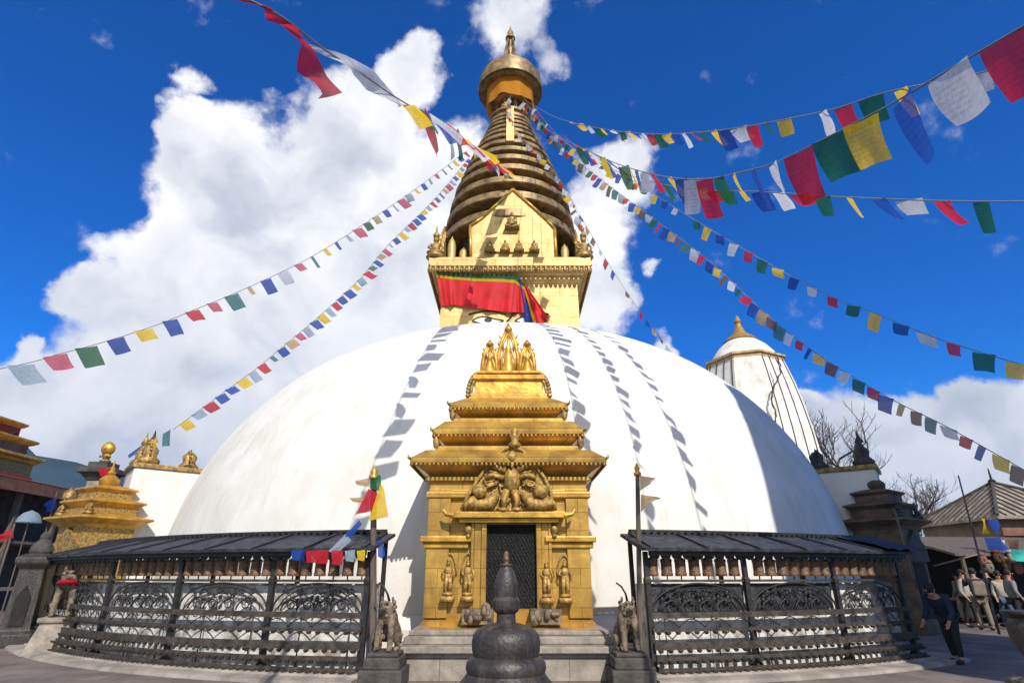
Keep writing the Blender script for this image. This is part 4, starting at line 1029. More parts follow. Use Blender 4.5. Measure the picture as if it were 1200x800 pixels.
flag_string([(550, 184), (528, 212), (500, 243), (455, 287), (428, 320), (400, 347), (370, 374), (340, 399), (300, 432), (260, 461), (225, 487), (203, 503)],
            at(550, 186, 24.6), at_dist(203, 505, 22), lin(.32, .40), .06, 'lower prayer flag string from the spire down to the gilded crests at left',
            colours=['blue', 'red', 'pale', 'yellow', 'blue', 'pale', 'pink', 'tan', 'blue', 'teal', 'red', 'pale', 'yellow', 'blue'], seed=12)
flag_string([(612, 118), (640, 150), (665, 178), (700, 207), (760, 252), (830, 305), (900, 370), (960, 416), (1040, 465), (1110, 500), (1210, 556)],
            S0 + Vector((0, .2, .1)), at_dist(1200, 555, 19), lin(.42, .38), .03, 'crowded prayer flag string passing just above the white tower tip at right',
            colours=['white', 'red', 'blue', 'yellow', 'brown', 'white', 'green', 'red', 'blue', 'tan', 'brown', 'teal'], seed=13)
flag_string([(625, 125), (660, 165), (700, 190), (740, 211), (800, 249), (870, 291), (960, 341), (1030, 369), (1100, 397), (1210, 431)],
            S0 + Vector((.1, .1, .2)), at_dist(1200, 430, 18), lin(.34, .40), .28, 'sparse prayer flag string across open blue sky to the right edge above the cloud',
            seq=['white', 'red', 'green', 'yellow', 'blue'], seed=14)
flag_string([(625, 150), (645, 190), (665, 225), (690, 270), (715, 312), (740, 350), (768, 388), (800, 430)],
            S0 + Vector((.2, .6, -1.0)), at(800, 430, 36), lin(.40, .50), .35, 'thin prayer flag string falling behind the dome right of the tower',
            seq=['white', 'red', 'blue', 'tan', 'brown'], seed=15)
flag_string([(598, 112), (603, 150), (640, 190), (668, 232), (690, 285)],
            Vector((.2, 24.0, 26.8)), at(700, 290, 22.4), .42, .05, 'bundled prayer flags draped down the right side of the ringed spire',
            colours=['white', 'brown', 'white', 'red', 'white', 'yellow'], seed=16, hscale=.7)

# ------------------------------------------------------------------ side shrines and white blocks
def side_shrine(cx, cy, rz, lab, body, label2, s=1.0, kz=.72):
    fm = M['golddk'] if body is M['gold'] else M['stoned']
    zf = lambda z: z if z < 3 else 3 + (z - 3)*kz
    root = thing('side_shrine', lab, 'shrine', (cx, cy, 0), rz)
    def q(nm, secs, m, bev=.01, cut=0): return MB().sq([(a*s, a*s, zf(z)) for a, z in secs], 0, 0, 0, cut).build(nm, m, root, bevel=bev)
    dm = M['oldgold'] if body is M['gold'] else body
    q('wall', [(1.05, 0), (1.05, .3), (.95, .34), (.95, 2.9)], dm)
    q('lower_roof', [(.95, 2.85), (1.05, 2.95), (1.35, 3.12), (1.4, 3.14), (1.4, 3.22), (.98, 3.34)], body)
    q('middle_drum', [(.92, 3.32), (.92, 3.75)], dm)
    q('middle_roof', [(.92, 3.7), (1.08, 3.85), (1.12, 3.86), (1.12, 3.94), (.8, 4.05)], body)
    q('upper_drum', [(.7, 4.03), (.7, 4.4)], dm)
    q('upper_roof', [(.7, 4.35), (.8, 4.45), (.83, 4.46), (.83, 4.53), (.5, 4.65), (.3, 4.7)], body)
    MB().lathe([(r_*.75, zf(z_)) for r_, z_ in [(.3, 4.68), (.36, 4.75), (.38, 4.95), (.25, 5.1), (.12, 5.2), (.17, 5.26), (.08, 5.4), (.1, 5.5), (.03, 5.6), (.04, 5.75), (.001, 6.0)]], n=14).build('finial', body, root, smooth=40)
    for sx, sy in ((-1, -1), (1, -1)):
        b = MB(); deity(b, (sx*1.0*s, sy*1.0*s, 3.2), .5); b.build('roof_corner_figure', fm, root, smooth=True)
    # doorway
    b = MB(); b.box(-.42, .42, -.98*s, -.94*s, .4, 1.9); b.build('doorway', M['dark'], root)
    b = MB(); b.prism([(-.75, 1.95), (-.6, 2.4), (0, 2.85), (.6, 2.4), (.75, 1.95)], -1.08*s, -.95*s); b.build('tympanum', fm, root)
    return root
def white_block(cx, cy, rz, lab, shade):
    root = thing('niche_block', lab, 'wall block', (cx, cy, 0), rz)
    MB().sq([(.92, 1.3, 0), (.88, 1.25, 2.8), (.78, 1.2, 4.75)], 0, 0).build('wall', M['white'], root, bevel=.03)
    b = MB(); b.box(-.84, .84, -1.28, 1.28, 4.75, 4.9); b.build('coping', M['golddk'], root, bevel=.02)
    for x, y, h in ((-.42, -.9, 1.25), (.38, -.8, 1.2), (-.2, .5, .8)):
        b = MB().lathe([(.3, 4.9), (.34, 5.05), (.2, 5.2), (.24, 5.4), (.12, 5.55), (.07, 4.9 + h*.6), (.14, 4.9 + h*.65), (.05, 4.9 + h*.8), (.001, 4.9 + h)], x, y, n=12)
        for t in range(9):
            a = math.pi*t/8; b.ell((x + .30*math.cos(a), y - .05, 5.25 + .34*math.sin(a)), (.06, .04, .06), nu=6, nv=4)
        b.build('crest', M['golddk' if not shade else 'stoned'], root, smooth=True)  # on the shaded block dark stone replaces the gilt, shade put into the colour
    return root
lbp = PP(R_(-62), 13.0, 0); white_block(lbp.x, lbp.y, R_(-50), 'white plastered niche block with gilded crests between dome and left shrine', False)
lsp = (-12.45, 18.2); side_shrine(lsp[0], lsp[1], R_(-28), 'smaller gilded shrine with tiered roofs above the left rack end', M['gold'], '', .74, .66)
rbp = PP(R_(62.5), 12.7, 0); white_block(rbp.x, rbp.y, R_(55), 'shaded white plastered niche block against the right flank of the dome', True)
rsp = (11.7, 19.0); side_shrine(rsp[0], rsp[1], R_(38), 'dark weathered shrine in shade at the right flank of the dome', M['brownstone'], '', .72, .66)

# ------------------------------------------------------------------ the two white towers
def shikhara(cx, cy, rz, lab, k=1.0, kz=1.0, prof_=None):
    root = thing('shikhara_tower', lab, 'tower', (cx, cy, 0), rz, 'white shikhara towers')
    pf = prof_ or [(3.2, 0), (3.2, 3), (3.18, 5), (3.08, 6.8), (2.94, 8.4), (2.74, 9.8), (2.48, 11.1), (2.25, 12), (2.07, 12.6)]
    MB().sq([(4.1*k, 4.1*k, 0), (4.1*k, 4.1*k, .8*kz)], 0, 0, 0).build('base', M['stone'], root, bevel=.03)
    MB().sq([(w*k, w*k, z*kz) for w, z in pf], 0, 0, 0, .5).build('tower_body', M['white2'], root, smooth=25)
    z0 = pf[-1][1]*kz; wt = pf[-1][0]*k
    MB().sq([(wt*1.01, wt*1.01, z0 - .75*kz), (wt*1.03, wt*1.03, z0), (wt*1.08, wt*1.08, z0 + .05), (wt*1.08, wt*1.08, z0 + .16), (wt*.95, wt*.95, z0 + .22)], 0, 0, 0, .5).build('ochre_band', mat_ochre, root)
    MB().lathe([(wt*.98, z0 + .2), (wt*.93, z0 + .5), (wt*.72, z0 + 1.0), (wt*.5, z0 + 1.35)], n=32).build('cap', M['white2'], root, smooth=40)
    MB().lathe([(wt*.50, z0 + 1.33), (wt*.54, z0 + 1.42), (wt*.36, z0 + 1.7), (wt*.2, z0 + 1.95), (wt*.12, z0 + 2.35), (wt*.08, z0 + 2.55), (wt*.12, z0 + 2.7), (.02, z0 + 3.1)], n=20).build('gilt_finial', M['oldgold'], root, smooth=40)
    for side in range(4):
        for u in (-.42, -.14, .14, .42):
            pth = []
            for w, z in pf:
                x, y = u*w*k, -w*k - .0; c, s = math.cos(side*math.pi/2), math.sin(side*math.pi/2)
                pth.append((x*c - y*s, x*s + y*c, z*kz))
            MB().tube(pth, .04, 5).build('vertical_rib', M['ironbr'], root)
    return root
mat_ochre = mat('ochre_band', (.62, .42, .2), (.4, .25, .12), scale=3, rough=.85, brick=dict(w=.5, h=.9, m=.03, var=.9, mc=.4))
tc_ = at(872, 412, 31)
tw = shikhara(tc_.x - .1, 31, R_(27), 'white tapering tower with gilt tip rising behind the right side of the dome', .88)
zt_ = at(872, 414, 30).z
pf0 = [(3.5, 0), (3.5, 2), (3.42, 4.5), (3.15, 6.7), (2.72, 9), (2.3, 11), (2.0, 12.6)]
# creeper-like crack up the tower face
ck = MB(); r = random.Random(9); 
pth = []
for t in range(26):
    px = 911 + 4*math.sin(t*.35) - (t/25.)**2*8 + r.uniform(-1.2, 1.2); py = 418 + t*3.3
    pth.append(at(px, py, 28.15 - t*.012))
ck.tube(pth, [.03 + .02*abs(math.sin(t)) for t in range(26)], 5)
o = ck.build('crack', M['ironbr']); place([o], tw)
shikhara(14.2, 3.6, R_(8), 'tall white tower on the right that shades the prayer wheels, beyond the frame', 1.0, 1.0,
         [(3.6, 0), (3.6, 12), (3.4, 15), (3.0, 17.5), (2.3, 19.6)])

# ------------------------------------------------------------------ left background
col_p = at(122, 545, 23)
gp = thing('statue_column', 'dark stone column with a square capital behind the left shrine', 'column', (col_p.x, 23, 0))
zt_ = at(122, 546, 23).z
MB().sq([(.5, .5, 0), (.5, .5, .4), (.33, .33, .5), (.30, .30, zt_ - .6)], 0, 0, 0).build('shaft', M['stone'], gp, bevel=.02)
MB().sq([(.32, .32, zt_ - .6), (.5, .5, zt_ - .35), (.62, .62, zt_ - .3), (.62, .62, zt_ - .12), (.38, .38, zt_ - .1), (.38, .38, zt_ + .12)], 0, 0, 0).build('capital', M['stoned'], gp, bevel=.02)
kz_ = thing('kneeling_statue', 'golden round-headed statue on top of the dark stone column at left', 'statue', (col_p.x, 23, zt_ + .12))
kz_.scale = (.62, .62, .62)
b = MB(); b.ell((0, 0, .12), (.34, .3, .12)); b.ell((.02, 0, .42), (.24, .2, .3)); b.tube([(-.2, 0, .55), (-.33, -.1, .4), (-.1, -.25, .42)], [.08, .07, .05]); b.tube([(.2, 0, .55), (.33, -.1, .4), (.1, -.25, .42)], [.08, .07, .05])
b.build('body', M['golddk'], kz_, smooth=True)
b = MB(); b.ell((0, 0, .92), (.42, .34, .42), nu=18, nv=12); b.ell((0, -.33, .9), (.07, .07, .08)); b.lathe([(.2, 1.28), (.1, 1.36), (.001, 1.42)], n=10)
b.build('head', M['gold'], kz_, smooth=True)
tri_flag('hanging_cloth', at(114, 549, 22), at(132, 547, 22), at(118, 560, 22), FL['red'], 'dark red cloth tied to the stone column capital', 'cloth', p3=at(131, 566, 22))
tri_flag('pennant', at(150, 533, 20), at(151, 537, 20), at(167, 521, 20), FL['blue'], 'blue pennant pointing right from the left gilded shrine roof', p3=at(160, 531, 20))
tri_flag('pennant', at(183, 512, 19), at(184, 524, 19), at(174, 517, 19), FL['yellow'], 'small yellow pennant beside the crests on the white block', p3=at(176, 522, 19))
tri_flag('pennant', at(200, 503, 18.9), at(191, 508, 18.9), at(199, 522, 18.9), FL['teal'], 'teal cloth between the two gilded crests on the white block', p3=at(190, 523, 18.9))

# dark stone votive shrine, and lion with red garland
c = at(50, 640, 15.5)
st = thing('stone_chaitya', 'dark stone shrine with rounded top at the far left of the courtyard', 'stone shrine', (c.x, 15.5, 0), R_(20)); st.scale = (.5, .5, .9)
MB().sq([(.85, .85, 0), (.85, .85, .3), (.62, .62, .4), (.52, .52, 1.9), (.74, .74, 2.05), (.74, .74, 2.2), (.45, .45, 2.3)], 0, 0).build('body', M['bstone'], st, bevel=.03)
MB().lathe([(.45, 2.28), (.5, 2.36), (.46, 2.5), (.3, 2.62), (.2, 2.68), (.22, 2.76), (.14, 2.86), (.001, 2.9)], n=24).build('top_dome', M['stoned'], st, smooth=45)
b = MB(); b.prism([(-.3, .5), (-.3, 1.2), (0, 1.5), (.3, 1.2), (.3, .5)], -.66, -.5); b.build('niche', M['dark'], st)
for (px, py, Y, lab) in ((72, 722, 14.2, 'stone guardian lion with a red garland at the left end of the rack'),):
    zc_ = at(px, py, Y).z; c = at(px, py, Y)
    pd = thing('pedestal', 'pale sloping stone pedestal under the garlanded lion at far left', 'pedestal', (c.x, Y, 0), R_(25), 'lion pedestals')
    MB().sq([(.50, .50, 0), (.44, .44, .12), (.30, .30, zc_ - .12), (.36, .36, zc_ - .1), (.36, .36, zc_)], 0, 0).build('base', M['stone'], pd, bevel=.03)
    ln = thing('guardian_lion', lab, 'statue', (c.x, Y, zc_), R_(25), 'guardian lions'); lion(ln, .95)
    gar = MB(); gar.tube([(.17*math.cos(t*.5)*.95, (-.2 + .15*math.sin(t*.5))*.95 - .05, .72*.95 - .04*math.sin(t*.5)) for t in range(14)], .045, 7)
    gar.build('garland', FL['red'], ln, smooth=True)

# red and gold pagoda temple at far left
pg = at(-4, 560, 32)
tmp = thing('pagoda_temple', 'red and gold tiered temple at the left edge', 'temple', (-.826*36.4 - 2.7, 33, 0), R_(2))
def zz(py, Y=35): return at(20, py, Y).z
MB().sq([(3.2, 3.2, 0), (3.2, 3.2, zz(556))], 0, 0).build('lower_wall', M['redpaint'], tmp)
MB().sq([(3.2, 3.2, zz(541)), (3.3, 3.3, zz(538)), (3.5, 3.5, zz(536)), (3.5, 3.5, zz(533)), (2.4, 2.4, zz(529))], 0, 0).build('lower_roof', M['gold'], tmp, bevel=.02)
MB().sq([(3.1, 3.1, zz(556)), (3.1, 3.1, zz(541))], 0, 0).build('carved_frieze', M['golddk'], tmp)
MB().sq([(2.75, 2.75, zz(534)), (2.75, 2.75, zz(517))], 0, 0).build('middle_wall', M['tanwall'], tmp)
MB().sq([(2.75, 2.75, zz(520)), (2.95, 2.95, zz(518)), (3.1, 3.1, zz(516)), (3.1, 3.1, zz(513.5)), (2.0, 2.0, zz(510))], 0, 0).build('middle_roof', M['gold'], tmp, bevel=.02)
MB().sq([(2.3, 2.3, zz(513)), (2.3, 2.3, zz(499))], 0, 0).build('upper_wall', M['redpaint'], tmp)
MB().sq([(2.3, 2.3, zz(501)), (2.45, 2.45, zz(499)), (2.55, 2.55, zz(497)), (2.55, 2.55, zz(495)), (1.2, 1.2, zz(490)), (.3, .3, zz(484))], 0, 0).build('upper_roof', M['gold'], tmp, bevel=.02)
MB().lathe([(.3, zz(485)), (.4, zz(480)), (.15, zz(476)), (.001, zz(466))], n=14).build('finial', M['gold'], tmp, smooth=True)
for sx in (-1, 0, 1):
    w = MB(); w.box(sx*1.3 - .45, sx*1.3 + .45, -3.27, -3.2, zz(580), zz(562)); o = w.build('window', M['golddk'], tmp)
    w = MB(); w.box(sx*1.3 - .3, sx*1.3 + .3, -3.29, -3.26, zz(578), zz(564)); w.build('shutter', M['dark'], o)
    w = MB(); w.box(3.2, 3.27, sx*1.5 - .45, sx*1.5 + .45, zz(580), zz(562)); o = w.build('window', M['cream'], tmp)
    w = MB(); w.box(3.26, 3.29, sx*1.5 - .3, sx*1.5 + .3, zz(578), zz(564)); w.build('shutter', M['dark'], o)
# long veranda building
a_ = at(20, 566, 27); b_ = at(112, 589, 33)
dirv = Vector((b_.x - a_.x, b_.y - a_.y, 0)); Ld = dirv.length; dirv.normalize(); a_ = a_ - dirv*5; Ld += 8
ver = thing('veranda_building', 'long low building with a reddish timber eave and dark open veranda at left', 'building', (a_.x, a_.y, 0), math.atan2(dirv.y, dirv.x))
zr = at(20, 563, 27).z
MB().prism([(-.3, zr - .5), (-.3, zr + .05), (Ld, zr + .05), (Ld, zr - .5)], -.3, -.15).build('fascia', M['brownwood'], ver)
vs_ = MB(); vs_.add([(-.3, -.3, zr + .06), (Ld, -.3, zr + .06), (Ld, 5, zr + 1.1), (-.3, 5, zr + 1.1), (-.3, -.3, zr - .02), (Ld, -.3, zr - .02), (Ld, 5, zr + 1.0), (-.3, 5, zr + 1.0)], [(0, 1, 2, 3), (7, 6, 5, 4), (0, 4, 5, 1), (1, 5, 6, 2), (2, 6, 7, 3), (3, 7, 4, 0)]); vs_.build('roof', M['brownwood'], ver)
MB().box(0, Ld - .2, 2.4, 4.8, 0, zr + .4).build('back_wall', M['stoned'], ver)
for i in range(6): MB().box(Ld*i/5*.97, Ld*i/5*.97 + .22, 0, .22, 0, zr - .5).build('veranda_post', M['wood'], ver, bevel=.01)
MB().box(.2, Ld - .2, .02, .16, .9, 1.05).build('veranda_rail', M['kerb'], ver)
MB().box(0, Ld, .1, 2.4, zr*.52, zr*.52 + .12).build('upper_floor', M['tanwall'], ver)
# small cloths and a parasol at left
pr_ = thing('folded_parasol', 'pale grey cloth parasol in the dark court at left', 'parasol', (at(37, 600, 19).x, 19, 0))
zc_ = at(37, 612, 19).z
MB().lathe([(.34, zc_), (.30, zc_ + .15), (.2, zc_ + .28), (.04, zc_ + .36), (.001, zc_ + .38)], n=14, cap=False).build('canopy', FL['pale'], pr_, smooth=True)
MB().tube([(0, 0, 0), (0, 0, zc_ + .37)], .02, 8).build('stick', M['wood'], pr_)
for px0, px1, yt0, yb0, Y, c, lab in ((53, 66, 580, 600, 18, 'blue', 'bright blue flag before the dark veranda at left'), (73, 81, 586, 600, 18, 'yellow', 'small yellow flag on a pole beside the bright blue flag'), (-2, 16, 618, 634, 16, 'red', 'red cloth at the extreme left edge above the stone shrine')):
    r_ = thing('flag_on_pole', lab, 'flag', at(px1, 690, Y))
    p = at(px1, yt0, Y); o = MB().tube([(p.x, Y, 0), (p.x, Y, p.z + .1)], .025, 6).build('pole', M['wood']); place([o], r_)
    tri_flag('cloth', p, at(px1, yb0 - 4, Y), at(px0, yt0 + 9, Y), FL[c], '', parent=r_, p3=at(px0 + 1, yb0, Y))
gk = thing('gilt_standard', 'tarnished gilt parasol standard in front of the veranda eave at left', 'ornament', (at(82, 580, 19).x, 19, 0))
zc_ = at(82, 580, 19).z
MB().tube([(0, 0, 0), (0, 0, zc_)], .03, 8).build('pole', M['golddk'], gk)
MB().lathe([(.19, zc_ - .16), (.2, zc_ - .08), (.18, zc_ + .06), (.12, zc_ + .13), (.04, zc_ + .2), (.001, zc_ + .3)], n=18).build('parasol', M['golddk'], gk, smooth=True)

# ------------------------------------------------------------------ right background
rb = thing('tin_roofed_house', 'low tan building with hipped ribbed metal roof at right', 'house', (21.7, 26.6, 0))
ze = at(1172, 604, 24).z; za = at(1157, 566, 26.6).z
hx, hy = 2.35, 2.65
MB().box(-hx + .35, hx + .2, -hy + .35, hy - .2, 0, ze - .1).build('wall', M['tanwall'], rb)
rf = MB(); ap = (0, 0, za); C4 = [(-hx, -hy, ze), (hx + .8, -hy, ze), (hx + .8, hy, ze), (-hx, hy, ze)]
rf.add(C4 + [ap] + [(x, y, z - .12) for x, y, z in C4] + [(0, 0, za - .12)], [(0, 1, 4), (1, 2, 4), (2, 3, 4), (3, 0, 4), (5, 9, 6), (6, 9, 7), (7, 9, 8), (8, 9, 5), (0, 5, 6, 1), (1, 6, 7, 2), (2, 7, 8, 3), (3, 8, 5, 0)])
roof_ = rf.build('roof', M['tin'], rb)
rib = MB()
for a, b__ in ((C4[3], C4[0]), (C4[0], C4[1])):
    A, B, Cc = Vector(a), Vector(b__), Vector(ap)
    for i in range(1, 15):
        t = i/15; p = A.lerp(B, t)
        q = Cc.lerp(A, 1 - t*2) if t < .5 else Cc.lerp(B, t*2 - 1)
        up = Vector((0, 0, .03)); rib.tube([p + up, q + up], .035, 4)
rib.build('roof_rib', M['ironbr'], roof_)
hipb = MB(); [hipb.tube([Vector(c) + Vector((0, 0, .04)), Vector(ap) + Vector((0, 0, .05))], .07, 6) for c in C4]; hipb.build('hip_cap', M['stoned'], roof_)
MB().lathe([(.12, za), (.16, za + .1), (.05, za + .2), (.03, za + .6), (.001, za + .7)], n=10).build('roof_spike', M['iron'], roof_)
for y0 in (-1.6, .2): MB().box(-hx + .3, -hx + .36, y0, y0 + 1.1, .9, 2.2).build('window', M['dark'], rb)
MB().box(-1.5, -.3, -hy + .3, -hy + .36, .0, 2.2).build('door', M['dark'], rb)
MB().box(-hx + .1, hx + .5, -hy + .1, -hy + .34, ze - .75, ze - .45).build('lintel_beam', M['brownwood'], rb)
# second roof behind, to the left
rb2 = thing('market_shed', 'dark timber shed with sagging brown roof below the metal roofed house', 'shed', (17.8, 22.5, 0), R_(6))
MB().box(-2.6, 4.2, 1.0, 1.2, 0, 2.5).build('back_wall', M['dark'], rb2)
b = MB(); b.add([(-2.9, -1.3, 2.25), (4.6, -1.3, 2.25), (4.6, 1.4, 2.95), (-2.9, 1.4, 2.95), (-2.9, -1.3, 2.17), (4.6, -1.3, 2.17), (4.6, 1.4, 2.87), (-2.9, 1.4, 2.87)], [(0, 1, 2, 3), (7, 6, 5, 4), (0, 4, 5, 1), (1, 5, 6, 2), (2, 6, 7, 3), (3, 7, 4, 0)]); b.build('roof', M['wood'], rb2)
for x in (-2.6, -.3, 2, 4.2): MB().box(x, x + .1, -1.2, -1.1, 0, 2.25).build('post', M['wood'], rb2)
MB().box(-2.4, 4.1, -.9, .2, .75, .82).build('counter', M['brownwood'], rb2)
for i, (px, py, c, w, h, lab) in enumerate(((1163, 616, 'blue', .30, .5, 'blue cloth with yellow edge hanging high at the shed corner'), (1162, 637, 'blue', .55, .42, 'bundle of bright blue cloth hanging from the shed roof'), (1152, 615, 'yellow', .14, .5, 'narrow yellow cloth hanging beside the high blue cloth'), (1172, 640, 'white', .3, .4, 'white cloth hanging right of the blue bundle'), (1186, 640, 'brown', .45, .45, 'brown cloth hanging near the right edge of the shed'))):
    c0_ = at(px, py - 8, 20.9); o = cloth(w, h, seed=i + 50, curl=.12).build('hanging_cloth', FL[c], smooth=True); o.location = c0_; meta(o, lab, 'cloth', None, None)
o = cloth(.9, .38, seed=90, curl=.12).build('tarpaulin', M['turq'], smooth=True); o.location = at(1200, 643, 20.5); meta(o, 'turquoise tarpaulin at the right edge beside the stall', 'tarpaulin')
r = random.Random(21)
for i, (px, py) in enumerate(((1150, 655), (1158, 664), (1168, 652), (1178, 660), (1185, 652), (1192, 665))):
    p = at(px, py, 21.0); b = MB(); b.ell((0, -.05, 0), (.15, .09, .21)); b.ell((0, -.14, 0), (.03, .04, .06)); b.ell((-.06, -.12, .06), (.025, .02, .02)); b.ell((.06, -.12, .06), (.025, .02, .02)); b.lathe([(.15, .12), (.12, .2), (.05, .24), (.001, .26)], n=10)
    o = b.build('carved_mask', [M['brownwood'], M['beige'], FL['brown'], M['wheel'], M['cream'], M['brownwood']][i], smooth=True); o.location = p
    meta(o, 'carved %s mask hanging in the shed stall, %s' % (['dark wooden', 'beige', 'brown', 'copper', 'cream', 'reddish wooden'][i], ['near the leaning bamboo', 'below the blue bundle', 'beside the white cloth', 'below the brown cloth', 'under the brown cloth top', 'by the turquoise tarpaulin'][i]), 'mask', 'masks hanging in the stall')
bp = MB(); p0 = at(1123, 557, 17.5); p1 = at(1160, 700, 16.5); bp.tube([p1 - (p0-p1)*.25, p1, p0], [.035, .03, .02], 7)
meta(bp.build('bamboo_pole', M['wood'], smooth=True), 'long thin dark bamboo pole leaning left against the sky', 'pole')
bp = MB(); bp.tube([at(1094, 663, 18.5), at(1146, 649, 18.2)], .025, 6); meta(bp.build('white_rod', M['beige'], smooth=True), 'pale horizontal rod hung in the dark stall', 'rod')
bp = MB(); bp.tube([at(1048, 596, 15), at(1075, 690, 14.6)], .03, 6); meta(bp.build('wooden_stick', M['wood'], smooth=True), 'wooden stick leaning beside the dark right shrine', 'stick')

# added blue sheet, tinting the end of the right rack roof as shade
def shade_tint(u, v):
    a = phR[-1] - .055 + .10*u; p = PP(a, 15.75 - 1.05*v, 2.06 + .31*v + .02*math.sin(u*20 + v*5)); return p
o = sheet(shade_tint, 14, 8).build('blue_shade_sheet', M['navy'], smooth=True); meta(o, 'added dull blue sheet giving the end of the right rack roof its shade tint', 'sheet')

# people on the right
def person(x, y, rz, s, top, legs, hairm, label, bend=0.0, stride=.12, arm='down', bag=None):
    root = thing('person', label, 'person', (x, y, 0), rz)
    hip = Vector((0, 0, .90)); ch = Vector((0, -.28*bend, .90 + .42*math.cos(bend*.9))) ; nk = ch + Vector((0, -.10*bend - .0, .14 - .08*bend)); hd = nk + Vector((0, -.05 - .07*bend, .15 - .06*bend))
    V = [hip, (hip+ch)/2, ch, nk, hd]; E_ = [(0, 1), (1, 2), (2, 3), (3, 4)]; Rr = [(.14, .11), (.13, .10), (.15, .10), (.055, .055), (.085, .095)]
    for sx in (-1, 1):
        st_ = stride*sx; i = len(V)
        V += [hip + Vector((sx*.09, 0, -.06)), Vector((sx*.10, -st_*.6 - .03, .48)), Vector((sx*.10, st_*-.2 + (.12 if st_ < 0 else -.04), .08)), Vector((sx*.11, (.12 if st_ < 0 else -.04) - st_*.2 - .14, .04))]
        E_ += [(0, i), (i, i+1), (i+1, i+2), (i+2, i+3)]; Rr += [(.095, .095), (.062, .062), (.042, .042), (.038, .03)]
        i = len(V); shd = ch + Vector((sx*.18, 0, .04)); 
        if arm == 'up' and sx == 1: el = shd + Vector((.06, -.22, -.12)); wr = el + Vector((-.06, -.16, .18))
        else: el = shd + Vector((sx*.06, .02 - bend*.05, -.28)); wr = el + Vector((0, -.14 - .1*bend, -.20))
        V += [shd, el, wr]; E_ += [(2, i), (i, i+1), (i+1, i+2)]; Rr += [(.065, .065), (.045, .045), (.03, .03)]
        d_ = (wr - el).normalized(); j = i + 2
        pm = wr + d_*.06; V.append(pm); E_.append((j, len(V)-1)); Rr.append((.034, .02)); pi = len(V)-1
        for k_ in range(4):
            f1 = pm + d_*(.045) + Vector((.016*(k_-1.5), 0, 0)); V += [f1, f1 + d_*(.03 - .004*abs(k_-1.5)) + Vector((0, -.01, -.004))]; n0 = len(V)-2; E_ += [(pi, n0), (n0, n0+1)]; Rr += [(.009, .009), (.007, .007)]
        V.append(wr + d_*.05 + Vector((-sx*.045, -.02, 0))); E_.append((j, len(V)-1)); Rr.append((.010, .010))
    skin_obj('body', [tuple(v) for v in V], E_, Rr, M['skin'], root, sub=2)
    # clothes over the same skeleton
    tv = [hip + Vector((0, 0, -.05)), (hip+ch)/2, ch, nk - Vector((0, 0, .03))]; te = [(0, 1), (1, 2), (2, 3)]; tr = [(.18, .15), (.17, .14), (.18, .135), (.085, .08)]
    for sx in (-1, 1):
        k0 = 5 + (0 if sx == -1 else 16 + 0)
    idx = [i for i in range(len(V))]
    # arm chains start after 4 leg vertices of each side
    per = 4 + 3 + 1 + 8 + 1
    for n_, sx in enumerate((-1, 1)):
        b0 = 5 + n_*per; sh, el, wr = V[b0+4], V[b0+5], V[b0+6]; i = len(tv)
        tv += [sh, el, el.lerp(wr, .85)]; te += [(2, i), (i, i+1), (i+1, i+2)]; tr += [(.08, .08), (.06, .06), (.045, .045)]
    skin_obj('jacket', [tuple(v) for v in tv], te, tr, top, root, sub=2)
    lv = [hip + Vector((0, .0, -.01))]; le = []; lr = [(.158, .125)]
    for n_, sx in enumerate((-1, 1)):
        b0 = 5 + n_*per; i = len(lv); lv += [V[b0], V[b0+1], V[b0+2] + Vector((0, 0, .03))]; le += [(0, i), (i, i+1), (i+1, i+2)]; lr += [(.112, .112), (.08, .08), (.062, .062)]
    skin_obj('trousers', [tuple(v) for v in lv], le, lr, legs, root, sub=2)
    for n_ in range(2):
        f = V[5 + n_*per + 3]; MB().ell((f.x, f.y + .03, .045), (.052, .13, .045)).build('shoe', M['black'], root, smooth=True)
    b = MB(); b.ell(hd + Vector((0, .022, .045)), (.098, .105, .105)); b.build('hair', hairm, root, smooth=True)
    b = MB(); b.ell(hd + Vector((0, -.115, .0)), (.013, .022, .022), nu=6, nv=5)
    for sx in (-1, 1): b.ell(hd + Vector((sx*.098, 0, 0)), (.012, .02, .03), nu=6, nv=5)
    b.build('nose_and_ears', M['skin'], root, smooth=True)
    b = MB()
    for sx in (-1, 1): b.ell(hd + Vector((sx*.034, -.098, .02)), (.014, .008, .009), nu=6, nv=5)
    b.build('eyes', M['black'], root, smooth=True)
    b = MB(); b.ell(hd + Vector((0, -.10, -.045)), (.026, .01, .007), nu=6, nv=5); b.build('mouth', M['maroon'], root, smooth=True)
    if bag:
        b = MB(); b.sq([(.15, .08, .95), (.17, .10, 1.0), (.17, .10, 1.3), (.12, .07, 1.38)], 0, .2); b.build('backpack', bag, root, bevel=.02)
    root.scale = (s, s, s); return root
def ppos(px, py):
    r = ray(px, py); t = -EYE/r.z; return r.x*t, r.y*t
